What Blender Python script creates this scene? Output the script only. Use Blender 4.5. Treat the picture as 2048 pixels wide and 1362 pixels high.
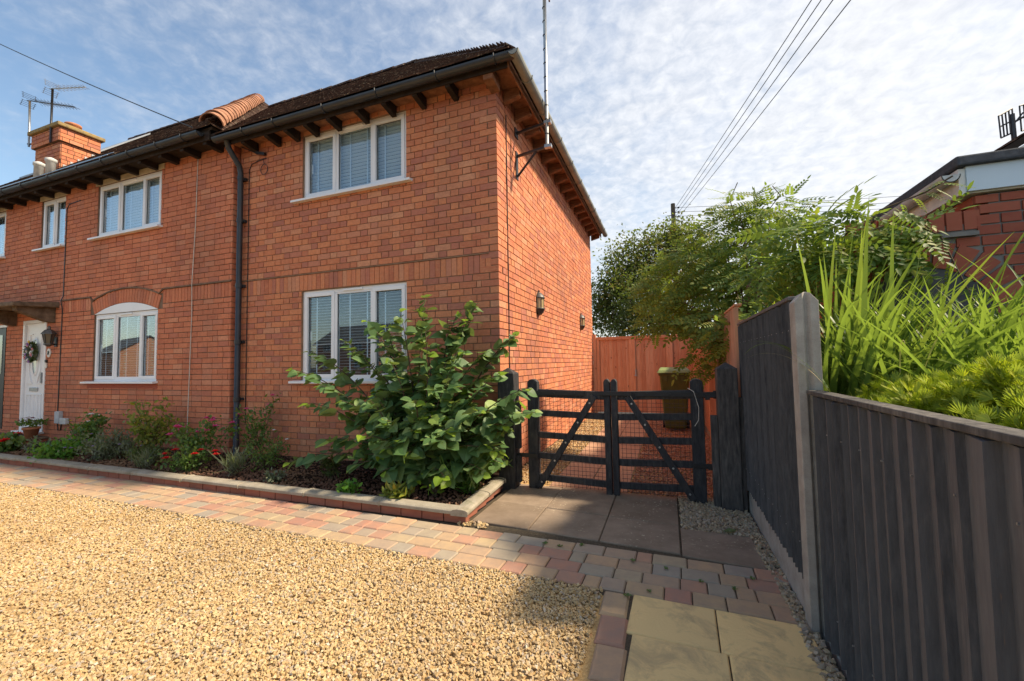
import bpy, math, random
import numpy as np
from mathutils import Matrix, Vector
random.seed(11); rng = np.random.default_rng(11)
S = bpy.context.scene
for o in list(bpy.data.objects): bpy.data.objects.remove(o)
COL = S.collection
V = lambda *a: np.array(a, float)

# ------------------------------------------------------------ camera
cam_d = bpy.data.cameras.new('camera'); cam = bpy.data.objects.new('camera', cam_d); COL.objects.link(cam)
CAM = V(1.830, -4.542, 1.352)
def cam_axes(yaw, pitch, roll):
    fwd = V(-math.sin(yaw)*math.cos(pitch), math.cos(yaw)*math.cos(pitch), math.sin(pitch))
    right = V(math.cos(yaw), math.sin(yaw), 0); up = np.cross(right, fwd)
    r = right*math.cos(roll) + up*math.sin(roll)
    return r, np.cross(r, fwd), fwd
cr, cu, cf = cam_axes(.353946, .0529145, -.0171419)
cam.matrix_world = Matrix(((cr[0], cu[0], -cf[0], CAM[0]), (cr[1], cu[1], -cf[1], CAM[1]), (cr[2], cu[2], -cf[2], CAM[2]), (0, 0, 0, 1)))
cam_d.sensor_width = 36; cam_d.lens = 839.717/2048*36
cam_d.clip_start = .05; cam_d.clip_end = 3000
S.camera = cam
def ray(px, py): return cr*((px-1024)/839.717) - cu*((py-681)/839.717) + cf
def onX(px, py, x): r = ray(px, py); return CAM + r*((x-CAM[0])/r[0])
def onY(px, py, y): r = ray(px, py); return CAM + r*((y-CAM[1])/r[1])
def onZ(px, py, z): r = ray(px, py); return CAM + r*((z-CAM[2])/r[2])

# ------------------------------------------------------------ light
SUN_AZ, SUN_EL = math.radians(15), math.radians(47)      # azimuth from +X towards +Y
tosun = Vector((math.cos(SUN_EL)*math.cos(SUN_AZ), math.cos(SUN_EL)*math.sin(SUN_AZ), math.sin(SUN_EL)))
sd = bpy.data.lights.new('sun', 'SUN'); sd.energy = 3.05; sd.angle = math.radians(4); sd.color = (1, .84, .62)
sun = bpy.data.objects.new('sun', sd); COL.objects.link(sun); sun.location = (20, 5, 20)
sun.rotation_euler = tosun.to_track_quat('Z', 'Y').to_euler()
S.view_settings.view_transform = 'Standard'; S.view_settings.look = 'None'
S.view_settings.gamma = 1; S.view_settings.exposure = 1.36
W = bpy.data.worlds.new('World'); S.world = W; W.use_nodes = True
def build_world():
    nt = W.node_tree; N = nt.nodes; L = nt.links; N.clear()
    out = N.new('ShaderNodeOutputWorld'); bg = N.new('ShaderNodeBackground'); L.new(bg.outputs[0], out.inputs[0])
    sky = N.new('ShaderNodeTexSky'); sky.sky_type = 'NISHITA'; sky.sun_disc = False
    sky.sun_elevation = SUN_EL; sky.sun_rotation = math.pi/2 - SUN_AZ
    sky.air_density = 1.2; sky.dust_density = 1.0; sky.ozone_density = 2.5
    bg.inputs[1].default_value = .12
    tc = N.new('ShaderNodeTexCoord'); sep = N.new('ShaderNodeSeparateXYZ'); L.new(tc.outputs['Generated'], sep.inputs[0])
    def M(op, a, b=None, c=None):
        n = N.new('ShaderNodeMath'); n.operation = op
        for i, x in enumerate((a, b, c)):
            if x is None: continue
            if isinstance(x, (int, float)): n.inputs[i].default_value = x
            else: L.new(x, n.inputs[i])
        return n.outputs[0]
    zz = M('ADD', M('MAXIMUM', sep.outputs[2], .0), .22)
    cx = M('DIVIDE', sep.outputs[0], zz); cy = M('DIVIDE', sep.outputs[1], zz)
    cmb = N.new('ShaderNodeCombineXYZ'); L.new(cx, cmb.inputs[0]); L.new(cy, cmb.inputs[1])
    def noise(scale, det, rough, dist=0):
        n = N.new('ShaderNodeTexNoise'); n.inputs['Scale'].default_value = scale; n.inputs['Detail'].default_value = det
        n.inputs['Roughness'].default_value = rough; n.inputs['Distortion'].default_value = dist
        L.new(cmb.outputs[0], n.inputs['Vector']); return n.outputs['Fac']
    puffs = noise(22, 6, .6, .3); mid = noise(3.2, 4, .55, .4); big = noise(.75, 2, .5)
    # the cloud layer thickens towards the sun
    dot = M('ADD', M('MULTIPLY', sep.outputs[0], .90), M('MULTIPLY', sep.outputs[1], .42))
    cover = M('ADD', M('MULTIPLY', dot, .55), M('MULTIPLY', big, .5))
    f = M('ADD', M('ADD', M('MULTIPLY', puffs, .5), M('MULTIPLY', mid, .45)), M('ADD', cover, .07))
    mr = N.new('ShaderNodeMapRange'); mr.interpolation_type = 'SMOOTHSTEP'
    L.new(f, mr.inputs[0]); mr.inputs[1].default_value = .42; mr.inputs[2].default_value = 1.22
    fac = M('MULTIPLY', mr.outputs[0], .93)
    bright = M('ADD', 2.95, M('ADD', M('MULTIPLY', M('MAXIMUM', dot, -.5), .35), M('MULTIPLY', M('SUBTRACT', puffs, .5), 1.7)))
    cc = N.new('ShaderNodeCombineXYZ')
    L.new(bright, cc.inputs[0]); L.new(M('MULTIPLY', bright, 1.01), cc.inputs[1]); L.new(M('MULTIPLY', bright, 1.04), cc.inputs[2])
    mx = N.new('ShaderNodeMix'); mx.data_type = 'RGBA'
    L.new(fac, mx.inputs[0]); sk = N.new('ShaderNodeMix'); sk.data_type = 'RGBA'; sk.blend_type = 'MULTIPLY'; sk.inputs[0].default_value = 1; sk.inputs[7].default_value = (.68, .67, .63, 1); L.new(sky.outputs[0], sk.inputs[6]); L.new(sk.outputs[2], mx.inputs[6]); L.new(cc.outputs[0], mx.inputs[7])
    L.new(mx.outputs[2], bg.inputs[0])
build_world()

# ------------------------------------------------------------ materials
MATS = {}
class Mat:
    def __init__(s, name, rough=.8, spec=.3):
        s.m = bpy.data.materials.new(name); s.m.use_nodes = True; s.nt = s.m.node_tree; s.N = s.nt.nodes; s.L = s.nt.links
        s.b = s.N['Principled BSDF']; s.b.inputs['Roughness'].default_value = rough; s.b.inputs['Specular IOR Level'].default_value = spec
        MATS[name] = s.m; s._c = None
    def node(s, t, **kw):
        n = s.N.new(t)
        for k, v in kw.items(): setattr(n, k, v)
        return n
    def put(s, sock, x):
        if hasattr(x, 'is_linked'): s.L.new(x, sock)
        else: sock.default_value = x
    def math(s, op, a, b=0.):
        n = s.node('ShaderNodeMath', operation=op); s.put(n.inputs[0], a); s.put(n.inputs[1], b); return n.outputs[0]
    def coord(s):
        if s._c is None: s._c = s.node('ShaderNodeTexCoord').outputs['Object']
        return s._c
    def world(s):
        g = s.node('ShaderNodeNewGeometry'); return g.outputs['Position']
    def rnd(s):   # one number per piece, whether it is an object or an island of a joined mesh
        g = s.node('ShaderNodeNewGeometry'); o = s.node('ShaderNodeObjectInfo')
        return s.math('FRACT', s.math('ADD', g.outputs['Random Per Island'], o.outputs['Random']))
    def noise(s, scale, det=4, rough=.6, vec=None, stretch=None, dist=0):
        n = s.node('ShaderNodeTexNoise'); n.inputs['Scale'].default_value = scale; n.inputs['Detail'].default_value = det
        n.inputs['Roughness'].default_value = rough; n.inputs['Distortion'].default_value = dist
        v = vec if vec is not None else s.world()
        if stretch:
            mp = s.node('ShaderNodeMapping'); mp.inputs['Scale'].default_value = stretch; s.L.new(v, mp.inputs[0]); v = mp.outputs[0]
        s.L.new(v, n.inputs['Vector']); return n.outputs['Fac']
    def ramp(s, fac, stops, interp='LINEAR'):
        r = s.node('ShaderNodeValToRGB'); r.color_ramp.interpolation = interp
        e = r.color_ramp.elements
        while len(e) < len(stops): e.new(.5)
        for i, (p, c) in enumerate(stops):
            e[i].position = p; e[i].color = (c, c, c, 1) if isinstance(c, (int, float)) else (*c, 1)
        s.put(r.inputs[0], fac); return r.outputs[0]
    def mix(s, fac, a, b, mode='MIX'):
        n = s.node('ShaderNodeMix', data_type='RGBA', blend_type=mode)
        s.put(n.inputs[0], fac)
        for i, x in ((6, a), (7, b)):
            s.put(n.inputs[i], (*x, 1) if isinstance(x, tuple) else x)
        return n.outputs[2]
    def color(s, c): s.put(s.b.inputs['Base Color'], (*c, 1) if isinstance(c, tuple) else c); return s
    def bump(s, h, strength=.3, dist=.01):
        n = s.node('ShaderNodeBump'); n.inputs['Strength'].default_value = strength; n.inputs['Distance'].default_value = dist
        s.put(n.inputs['Height'], h); s.L.new(n.outputs[0], s.b.inputs['Normal']); return s

def brick_mat(name, stops, streak=.5, dirt=.25):
    m = Mat(name, .88, .2); r = m.rnd()
    c = m.ramp(r, stops)
    n1 = m.noise(26, 5, .65); n2 = m.noise(9, 3, .6, stretch=(1, 1, 4)); n3 = m.noise(1.1, 5, .65, stretch=(1, 1, .45))
    c = m.mix(m.math('MULTIPLY', m.ramp(n2, [(.35, 0.), (.68, 1.)]), streak), c, m.mix(r, (.66, .31, .17), (.50, .20, .13)))
    c = m.mix(m.math('MULTIPLY', m.ramp(n1, [(.4, 0.), (.75, 1.)]), .45), c, (.33, .12, .065))
    c = m.mix(m.math('MULTIPLY', m.ramp(n3, [(.48, 0.), (.72, 1.)]), dirt), c, (.17, .10, .075))
    m.color(c); m.bump(m.noise(120, 4, .7), .5, .004); return m.m
brick_mat('brick_orange', [(0, (.45, .14, .08)), (.18, (.60, .20, .095)), (.38, (.68, .26, .12)), (.52, (.55, .175, .09)), (.64, (.40, .15, .11)), (.74, (.50, .18, .12)), (.86, (.68, .33, .185)), (1, (.62, .21, .10))], .55, .32)
brick_mat('brick_red', [(0, (.48, .145, .08)), (.3, (.58, .19, .10)), (.6, (.65, .225, .115)), (.8, (.48, .165, .105)), (1, (.68, .30, .17))], .35, .36)
brick_mat('brick_dark', [(0, (.30, .07, .05)), (.5, (.37, .095, .062)), (1, (.42, .12, .075))], .15, .3)
brick_mat('brick_kerb', [(0, (.20, .075, .055)), (.5, (.28, .10, .07)), (1, (.34, .13, .09))], .2, .6)
def plain(name, c, rough=.6, spec=.4, nscale=8, var=.25, bump=0, metal=0):
    m = Mat(name, rough, spec); n = m.noise(nscale, 5, .6)
    d = tuple(x*(1-var) for x in c); l = tuple(min(1, x*(1+var*.6)) for x in c)
    m.color(m.ramp(n, [(.3, d), (.7, l)])); m.b.inputs['Metallic'].default_value = metal
    if bump: m.bump(m.noise(nscale*8, 4, .6), bump, .004)
    return m.m
plain('mortar', (.29, .185, .12), .95, .1, 5, .3, .4)
plain('mortar_dark', (.20, .135, .095), .95, .1, 5, .35, .4)
plain('mortar_grey', (.25, .235, .22), .95, .1, 6, .25, .4)
plain('upvc', (.80, .81, .83), .32, .5, 3, .05)
plain('gutter_black', (.030, .033, .038), .42, .5, 6, .35)
plain('black_plastic', (.015, .015, .017), .4, .5, 6, .3)
plain('cable_white', (.62, .58, .52), .6)
plain('timber_dark', (.035, .024, .018), .8, .2, 12, .4)
plain('galvanised', (.42, .43, .44), .42, .5, 14, .2, 0, .8)
plain('dark_metal', (.06, .06, .065), .5, .5, 10, .3, 0, .6)
plain('iron_black', (.012, .013, .016), .5, .5, 20, .4)
plain('terracotta', (.46, .19, .10), .85, .2, 7, .3, .3)
plain('hip_clay', (.37, .19, .12), .92, .15, 9, .5, .5)
plain('soil', (.035, .022, .016), 1, .05, 12, .5, .8)
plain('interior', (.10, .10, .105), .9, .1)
plain('blind', (.60, .72, .82), .5, .3, 2, .05)
plain('lamp_metal', (.11, .105, .10), .5, .5, 30, .3, 0, .5)
plain('asphalt', (.05, .05, .052), .95, .2, 30, .3)
plain('meter_grey', (.42, .44, .46), .6)
plain('plaque', (.75, .73, .68), .4)
plain('fascia', (.62, .72, .80), .5, .4, 2, .08)
plain('felt_grey', (.075, .08, .09), .95, .2, 25, .35, .6)
plain('bin_green', (.085, .105, .022), .5, .4, 5, .18)
plain('bin_lid', (.19, .25, .085), .5, .4, 5, .15)
plain('vent_grey', (.55, .56, .55), .6)
def build_mats():
    # timber facing the weather
    m = Mat('rafter_wood', .85, .2); n = m.noise(10, 5, .6, stretch=(1, 1, 6)); m.color(m.ramp(n, [(.3, (.16, .07, .04)), (.7, (.36, .17, .09))]))
    m = Mat('gate_wood', .72, .3)
    n = m.noise(14, 6, .65, stretch=(3, 3, .6)); w = m.noise(3.5, 4, .6)
    c = m.ramp(n, [(.32, (.018, .018, .021)), (.58, (.045, .045, .049)), (.8, (.11, .10, .085))])
    c = m.mix(m.math('MULTIPLY', m.ramp(w, [(.52, 0.), (.75, 1.)]), .4), c, (.13, .105, .08)); m.color(c)
    m.bump(m.noise(60, 5, .7, stretch=(1, 1, .15)), .6, .004)
    m = Mat('post_wood', .85, .2)
    n = m.noise(18, 6, .65, stretch=(2.5, 2.5, .35)); w = m.noise(2.6, 4, .6)
    c = m.ramp(n, [(.3, (.045, .042, .042)), (.55, (.115, .105, .098)), (.8, (.21, .19, .17))])
    c = m.mix(m.math('MULTIPLY', m.ramp(w, [(.45, 0.), (.7, 1.)]), .75), c, (.03, .031, .036)); m.color(c)
    m.bump(m.noise(50, 5, .7, stretch=(1, 1, .12)), .7, .005)
    m = Mat('fence_black', .78, .25); r = m.rnd()
    n = m.noise(16, 6, .7, stretch=(3, 3, .5))
    c = m.ramp(n, [(.3, (.056, .056, .061)), (.55, (.11, .107, .112)), (.85, (.21, .195, .19))])
    c = m.mix(m.math('MULTIPLY', r, .5), c, (.165, .16, .163))
    fl = m.noise(45, 3, .6, stretch=(2, 2, .25)); c = m.mix(m.ramp(fl, [(.70, 0.), (.76, .8)]), c, (.24, .15, .10)); m.color(c)
    m.bump(m.noise(70, 5, .7, stretch=(1, 1, .1)), .5, .003)
    m = Mat('fence_orange', .8, .2); r = m.rnd()
    c = m.ramp(r, [(0, (.58, .29, .17)), (.5, (.66, .35, .21)), (1, (.71, .42, .27))])
    n = m.noise(9, 6, .6, stretch=(4, 4, .4)); c = m.mix(m.math('MULTIPLY', m.ramp(n, [(.4, 0.), (.75, 1.)]), .5), c, (.36, .13, .07))
    kn = m.noise(11, 2, .5, stretch=(1.6, 1.6, .8)); c = m.mix(m.ramp(kn, [(.70, 0.), (.75, .8)]), c, (.12, .035, .02)); m.color(c)
    m = Mat('concrete', .92, .15); n = m.noise(7, 5, .65); sp = m.noise(160, 2, .6)
    c = m.ramp(n, [(.3, (.28, .25, .22)), (.7, (.44, .41, .37))]); c = m.mix(m.ramp(sp, [(.55, 0.), (.75, .5)]), c, (.2, .18, .16)); m.color(c)
    m.bump(sp, .4, .003)
    m = Mat('coping', .95, .1); n = m.noise(5, 5, .65); sp = m.noise(190, 2, .6)
    c = m.ramp(n, [(.3, (.27, .235, .18)), (.7, (.42, .375, .30))]); c = m.mix(m.ramp(sp, [(.5, 0.), (.72, .65)]), c, (.15, .12, .085))
    mo = m.noise(3.1, 4, .7); c = m.mix(m.ramp(mo, [(.58, 0.), (.72, .5)]), c, (.14, .145, .07)); m.color(c); m.bump(sp, .7, .004)
    # paving
    m = Mat('paver', .9, .2); r = m.rnd()
    c = m.ramp(r, [(0, (.45, .32, .19)), (.25, (.47, .31, .19)), (.4, (.46, .26, .17)), (.52, (.42, .21, .15)), (.62, (.43, .29, .185)), (.76, (.33, .29, .235)), (.88, (.38, .305, .21)), (1, (.49, .36, .21))])
    n = m.noise(10, 5, .65); c = m.mix(m.math('MULTIPLY', m.ramp(n, [(.38, 0.), (.7, 1.)]), .5), c, (.25, .20, .17))
    pl = m.noise(3, 4, .7); c = m.mix(m.ramp(pl, [(.66, 0.), (.8, .5)]), c, (.55, .52, .47)); m.color(c); m.bump(m.noise(150, 4, .7), .5, .003)
    m = Mat('slab_dark', .93, .15); n = m.noise(4, 6, .65); sp = m.noise(120, 3, .6); r = m.rnd()
    c = m.ramp(n, [(.3, (.20, .15, .11)), (.7, (.33, .255, .19))]); c = m.mix(m.math('MULTIPLY', r, .35), c, (.13, .09, .06))
    c = m.mix(m.ramp(sp, [(.62, 0.), (.75, .5)]), c, (.30, .25, .20))
    li = m.noise(34, 3, .6); la = m.noise(1.7, 3, .6); c = m.mix(m.math('MULTIPLY', m.ramp(li, [(.60, 0.), (.66, 1.)]), m.ramp(la, [(.5, 0.), (.62, .9)])), c, (.52, .46, .33)); m.color(c)
    m.bump(sp, .4, .003)
    m = Mat('slab_yellow', .85, .2); r = m.rnd(); n = m.noise(5, 6, .7, dist=.8)
    c = m.mix(r, (.88, .62, .28), (.74, .53, .25)); c = m.mix(m.ramp(n, [(.48, 0.), (.64, .75)]), c, (.44, .32, .18))
    n2 = m.noise(1.6, 5, .7, dist=1.2); c = m.mix(m.ramp(n2, [(.55, 0.), (.7, .5)]), c, (.52, .38, .19)); m.color(c); m.bump(m.noise(9, 8, .75, dist=.8), .8, .010)
    m = Mat('slab_pink', .9, .2); r = m.rnd(); c = m.mix(r, (.50, .30, .19), (.42, .25, .17)); n = m.noise(5, 5, .65)
    c = m.mix(m.ramp(n, [(.45, 0.), (.75, .5)]), c, (.27, .17, .12)); m.color(c)
    def stones(name, stops, rough=.85):
        m = Mat(name, rough, .25); c = m.ramp(m.rnd(), stops); n = m.noise(90, 3, .6)
        c = m.mix(m.math('MULTIPLY', n, .3), c, (.34, .23, .12)); w = m.noise(.9, 4, .6); m.color(m.mix(m.math('MULTIPLY', m.ramp(w, [(.42, 0.), (.7, 1.)]), .38), c, (.36, .24, .12)))
    stones('gravel', [(0, (.46, .31, .14)), (.2, (.54, .39, .195)), (.42, (.60, .45, .245)), (.6, (.50, .335, .145)), (.74, (.64, .515, .335)), (.86, (.44, .31, .17)), (.93, (.38, .34, .29)), (.97, (.64, .57, .46)), (1, (.42, .22, .11))])
    stones('gravel_red', [(0, (.36, .15, .09)), (.3, (.50, .25, .16)), (.6, (.42, .20, .13)), (.8, (.58, .38, .27)), (1, (.27, .13, .10))])
    stones('pebbles', [(0, (.36, .27, .17)), (.3, (.46, .36, .24)), (.6, (.30, .24, .18)), (.8, (.52, .44, .33)), (1, (.22, .20, .19))])
    stones('mulch', [(0, (.06, .025, .02)), (.4, (.12, .05, .038)), (.7, (.17, .075, .06)), (1, (.09, .05, .04))], .95)
    m = Mat('gravel_base', .95, .1); n = m.noise(70, 3, .7); m.color(m.ramp(n, [(.3, (.32, .20, .085)), (.7, (.58, .40, .19))])); m.bump(n, .8, .01)
    m = Mat('sand_joint', .95, .1); n = m.noise(60, 3, .7); m.color(m.ramp(n, [(.3, (.05, .042, .03)), (.7, (.13, .10, .07))]))
    # roof
    m = Mat('roof_tile', .92, .15); r = m.rnd(); c = m.ramp(r, [(0, (.045, .027, .022)), (.5, (.075, .045, .035)), (1, (.105, .06, .045))])
    li = m.noise(16, 4, .7); c = m.mix(m.ramp(li, [(.60, 0.), (.66, .9)]), c, (.42, .36, .27))
    mo = m.noise(2.2, 4, .7); c = m.mix(m.ramp(mo, [(.58, 0.), (.75, .5)]), c, (.12, .085, .03)); m.color(c)
    m = Mat('weathered_cap', .95, .1); n = m.noise(9, 5, .7); m.color(m.ramp(n, [(.3, (.16, .12, .07)), (.5, (.30, .23, .12)), (.7, (.42, .27, .07))]))
    m = Mat('canopy_stone', .95, .1); n = m.noise(8, 5, .7); m.color(m.ramp(n, [(.3, (.07, .05, .035)), (.7, (.23, .17, .12))]))
    m = Mat('pole_wood', .9, .15); n = m.noise(12, 5, .6, stretch=(3, 3, .3)); m.color(m.ramp(n, [(.3, (.14, .115, .09)), (.7, (.30, .26, .21))]))
    m = Mat('bark', .95, .1); n = m.noise(20, 5, .7); m.color(m.ramp(n, [(.3, (.06, .045, .032)), (.7, (.16, .12, .085))]))
    # glass: clear with a mirror coat growing towards grazing
    m = Mat('glass'); m.N.remove(m.b); out = m.N['Material Output']
    tr = m.node('ShaderNodeBsdfTransparent'); tr.inputs[0].default_value = (.90, .95, .97, 1); gl = m.node('ShaderNodeBsdfGlossy'); gl.inputs['Roughness'].default_value = .015
    gl.inputs[0].default_value = (.92, .96, 1, 1)
    ge = m.node('ShaderNodeNewGeometry'); vd = m.node('ShaderNodeVectorMath', operation='DOT_PRODUCT'); m.L.new(ge.outputs['Incoming'], vd.inputs[0]); m.L.new(ge.outputs['Normal'], vd.inputs[1])
    gz = m.math('SUBTRACT', 1., m.math('ABSOLUTE', vd.outputs['Value'])); mx = m.node('ShaderNodeMixShader')
    m.L.new(m.math('ADD', .07, m.math('MULTIPLY', m.math('POWER', gz, 3.), .95)), mx.inputs[0])
    m.L.new(tr.outputs[0], mx.inputs[1]); m.L.new(gl.outputs[0], mx.inputs[2]); m.L.new(mx.outputs[0], out.inputs[0])
    m = Mat('street_brick', .9, .2); bt = m.node('ShaderNodeTexBrick'); bt.inputs['Scale'].default_value = 1; bt.inputs['Brick Width'].default_value = .9; bt.inputs['Row Height'].default_value = .3; bt.inputs['Mortar Size'].default_value = .03
    bt.inputs['Color1'].default_value = (.42, .19, .10, 1); bt.inputs['Color2'].default_value = (.36, .15, .08, 1); bt.inputs['Mortar'].default_value = (.33, .26, .2, 1)
    mp = m.node('ShaderNodeMapping'); mp.inputs['Rotation'].default_value = (math.pi/2, 0, 0); m.L.new(m.world(), mp.inputs[0]); m.L.new(mp.outputs[0], bt.inputs['Vector']); m.color(bt.outputs['Color'])
    m = Mat('lamp_smoked', .2, .5); m.color((.10, .09, .07))
    m = Mat('lamp_glass', .25, .5); m.color((.42, .32, .16))
    def leaf(name, stops, trans=.5, rough=.42, spec=.4, under=.3):
        m = Mat(name, rough, spec); c = m.ramp(m.rnd(), stops)
        n = m.noise(14, 3, .6); c = m.mix(m.math('MULTIPLY', n, .3), c, stops[0][1])
        g_ = m.node('ShaderNodeNewGeometry'); c = m.mix(m.math('MULTIPLY', g_.outputs['Backfacing'], under), c, (.26, .32, .17)); m.color(c)
        t = m.node('ShaderNodeBsdfTranslucent'); tc = m.mix(.6, c, (.30, .42, .02)); m.L.new(tc, t.inputs[0])
        mx = m.node('ShaderNodeMixShader'); mx.inputs[0].default_value = trans; out = m.N['Material Output']
        m.L.new(m.b.outputs[0], mx.inputs[1]); m.L.new(t.outputs[0], mx.inputs[2]); m.L.new(mx.outputs[0], out.inputs[0])
    leaf('leaf_shrub', [(0, (.055, .12, .04)), (.35, (.085, .17, .055)), (.7, (.13, .22, .08)), (.88, (.20, .29, .11)), (1, (.32, .44, .08))], .3, .5, .35, .55)
    leaf('leaf_young', [(0, (.20, .34, .03)), (1, (.32, .46, .05))], .5)
    leaf('leaf_wisteria', [(0, (.075, .15, .035)), (.5, (.14, .23, .045)), (.85, (.25, .31, .05)), (1, (.40, .38, .06))], .5, .55, .3)
    leaf('leaf_tree', [(0, (.07, .095, .025)), (.45, (.13, .15, .035)), (.75, (.22, .17, .045)), (1, (.32, .16, .05))], .35, .6, .2)
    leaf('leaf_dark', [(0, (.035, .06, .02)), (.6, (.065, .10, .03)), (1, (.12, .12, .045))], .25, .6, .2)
    leaf('blade', [(0, (.055, .13, .02)), (.5, (.10, .20, .025)), (.85, (.17, .28, .035)), (1, (.32, .33, .05))], .5, .4)
    leaf('conifer', [(0, (.20, .27, .012)), (.5, (.42, .47, .02)), (1, (.66, .62, .035))], .4, .6, .2)
    leaf('leaf_bed', [(0, (.055, .125, .03)), (.5, (.095, .19, .04)), (1, (.19, .28, .05))], .4)
    leaf('leaf_lime', [(0, (.06, .20, .02)), (1, (.13, .32, .03))], .4)
    leaf('leaf_grey', [(0, (.09, .11, .075)), (1, (.21, .225, .15))], .3, .7)
    leaf('leaf_gold', [(0, (.13, .18, .03)), (.6, (.23, .27, .04)), (1, (.44, .33, .04))], .4)
    leaf('weed', [(0, (.04, .12, .015)), (1, (.09, .20, .03))], .4)
    leaf('dead_blade', [(0, (.36, .27, .13)), (1, (.50, .40, .21))], .3)
    for nm, c in dict(pink=(.72, .10, .28), red=(.62, .02, .02), white=(.80, .78, .74), lilac=(.42, .26, .55), yellow=(.75, .55, .05), burgundy=(.20, .015, .04), rose=(.72, .32, .34), slate=(.20, .22, .33)).items():
        m = Mat('petal_'+nm, .6, .3); m.color(c)
build_mats()
MT = lambda n: MATS[n]

# ------------------------------------------------------------ builders
LOC = {}
def tag(o, label=None, cat=None, group=None, kind=None):
    if label: o['label'] = label
    if cat: o['category'] = cat
    if group: o['group'] = group
    if kind: o['kind'] = kind
    return o
def thing(name, label, cat, loc, group=None):
    o = bpy.data.objects.new(name, None); COL.objects.link(o); o.empty_display_size = .1
    o.location = loc; LOC[o] = V(*loc); return tag(o, label, cat, group)
def base_of(parent): return LOC[parent] if parent in LOC else V(0, 0, 0)
def link(name, me, parent=None, loc=None):
    o = bpy.data.objects.new(name, me); COL.objects.link(o)
    if parent is not None:
        o.parent = parent; LOC[o] = base_of(parent)
    if loc is not None: o.location = loc
    return o
class MB:
    def __init__(s): s.v = []; s.f = []
    def add(s, vs, fs):
        n = len(s.v); s.v += [tuple(p) for p in vs]; s.f += [tuple(n+i for i in f) for f in fs]; return s
    def box(s, x0, x1, y0, y1, z0, z1):
        return s.add([(x0,y0,z0),(x1,y0,z0),(x1,y1,z0),(x0,y1,z0),(x0,y0,z1),(x1,y0,z1),(x1,y1,z1),(x0,y1,z1)],
                     [(0,3,2,1),(4,5,6,7),(0,1,5,4),(1,2,6,5),(2,3,7,6),(3,0,4,7)])
    def hexa(s, b, t):   # bottom quad, top quad
        return s.add(list(b)+list(t), [(0,3,2,1),(4,5,6,7),(0,1,5,4),(1,2,6,5),(2,3,7,6),(3,0,4,7)])
    def beam(s, a, b, w, h, up=(0,0,1)):
        a = V(*a); b = V(*b); d = (b-a)/np.linalg.norm(b-a); sd_ = np.cross(d, V(*up)); sd_ /= np.linalg.norm(sd_); u = np.cross(sd_, d)
        q = [sd_*(-w/2)-u*h/2, sd_*(w/2)-u*h/2, sd_*(w/2)+u*h/2, sd_*(-w/2)+u*h/2]
        return s.hexa([a+k for k in q], [b+k for k in q])
    def prism(s, poly, axis, d0, d1):   # polygon in the other two axes, in order
        def mk(p, d): q = list(p); q.insert(axis, d); return q
        n = len(poly)
        return s.add([mk(p, d0) for p in poly]+[mk(p, d1) for p in poly], [tuple(range(n)), tuple(range(2*n-1, n-1, -1))]+[(i, i+n, (i+1) % n+n, (i+1) % n) for i in range(n)])
    def tube(s, pts, r, n=8, cap=True):
        pts = [V(*p) for p in pts]; rs = r if isinstance(r, (list, tuple)) else [r]*len(pts); rings = []
        ref = None
        for i, p in enumerate(pts):
            d = pts[min(i+1, len(pts)-1)]-pts[max(i-1, 0)]; d = d/(np.linalg.norm(d)+1e-9)
            if ref is None: ref = V(0,0,1) if abs(d[2]) < .9 else V(1,0,0)
            a = np.cross(d, ref); a /= np.linalg.norm(a)+1e-9; b = np.cross(d, a); ref = np.cross(a, d)
            rings.append([p+rs[i]*(math.cos(2*math.pi*k/n)*a+math.sin(2*math.pi*k/n)*b) for k in range(n)])
        fs = []
        for i in range(len(pts)-1):
            for k in range(n): fs.append((i*n+k, i*n+(k+1) % n, (i+1)*n+(k+1) % n, (i+1)*n+k))
        if cap: fs += [tuple(range(n)), tuple((len(pts)-1)*n+k for k in range(n-1, -1, -1))]
        return s.add([q for r_ in rings for q in r_], fs)
    def lathe(s, c, prof, n=12):   # (radius, z) profile around a vertical axis
        c = V(*c); return s.add([c+V(r*math.cos(2*math.pi*k/n), r*math.sin(2*math.pi*k/n), z) for r, z in prof for k in range(n)],
            [(i*n+k, i*n+(k+1) % n, (i+1)*n+(k+1) % n, (i+1)*n+k) for i in range(len(prof)-1) for k in range(n)]+[tuple(range(n-1, -1, -1)), tuple((len(prof)-1)*n+k for k in range(n))])
    def build(s, name, mat, parent=None, bevel=0, smooth=False, loc=None):
        me = bpy.data.meshes.new(name)
        off = base_of(parent) if parent is not None else (V(*loc) if loc is not None else V(0,0,0))
        me.from_pydata([tuple(V(*p)-off) for p in s.v], [], s.f); me.materials.append(MT(mat)); me.validate()
        if smooth: me.polygons.foreach_set('use_smooth', [True]*len(me.polygons))
        o = link(name, me, parent, loc if parent is None else None)
        if parent is None and loc is not None: LOC[o] = V(*loc)
        if bevel:
            b = o.modifiers.new('bevel', 'BEVEL'); b.width = bevel; b.segments = 2; b.limit_method = 'ANGLE'
        return o
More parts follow.
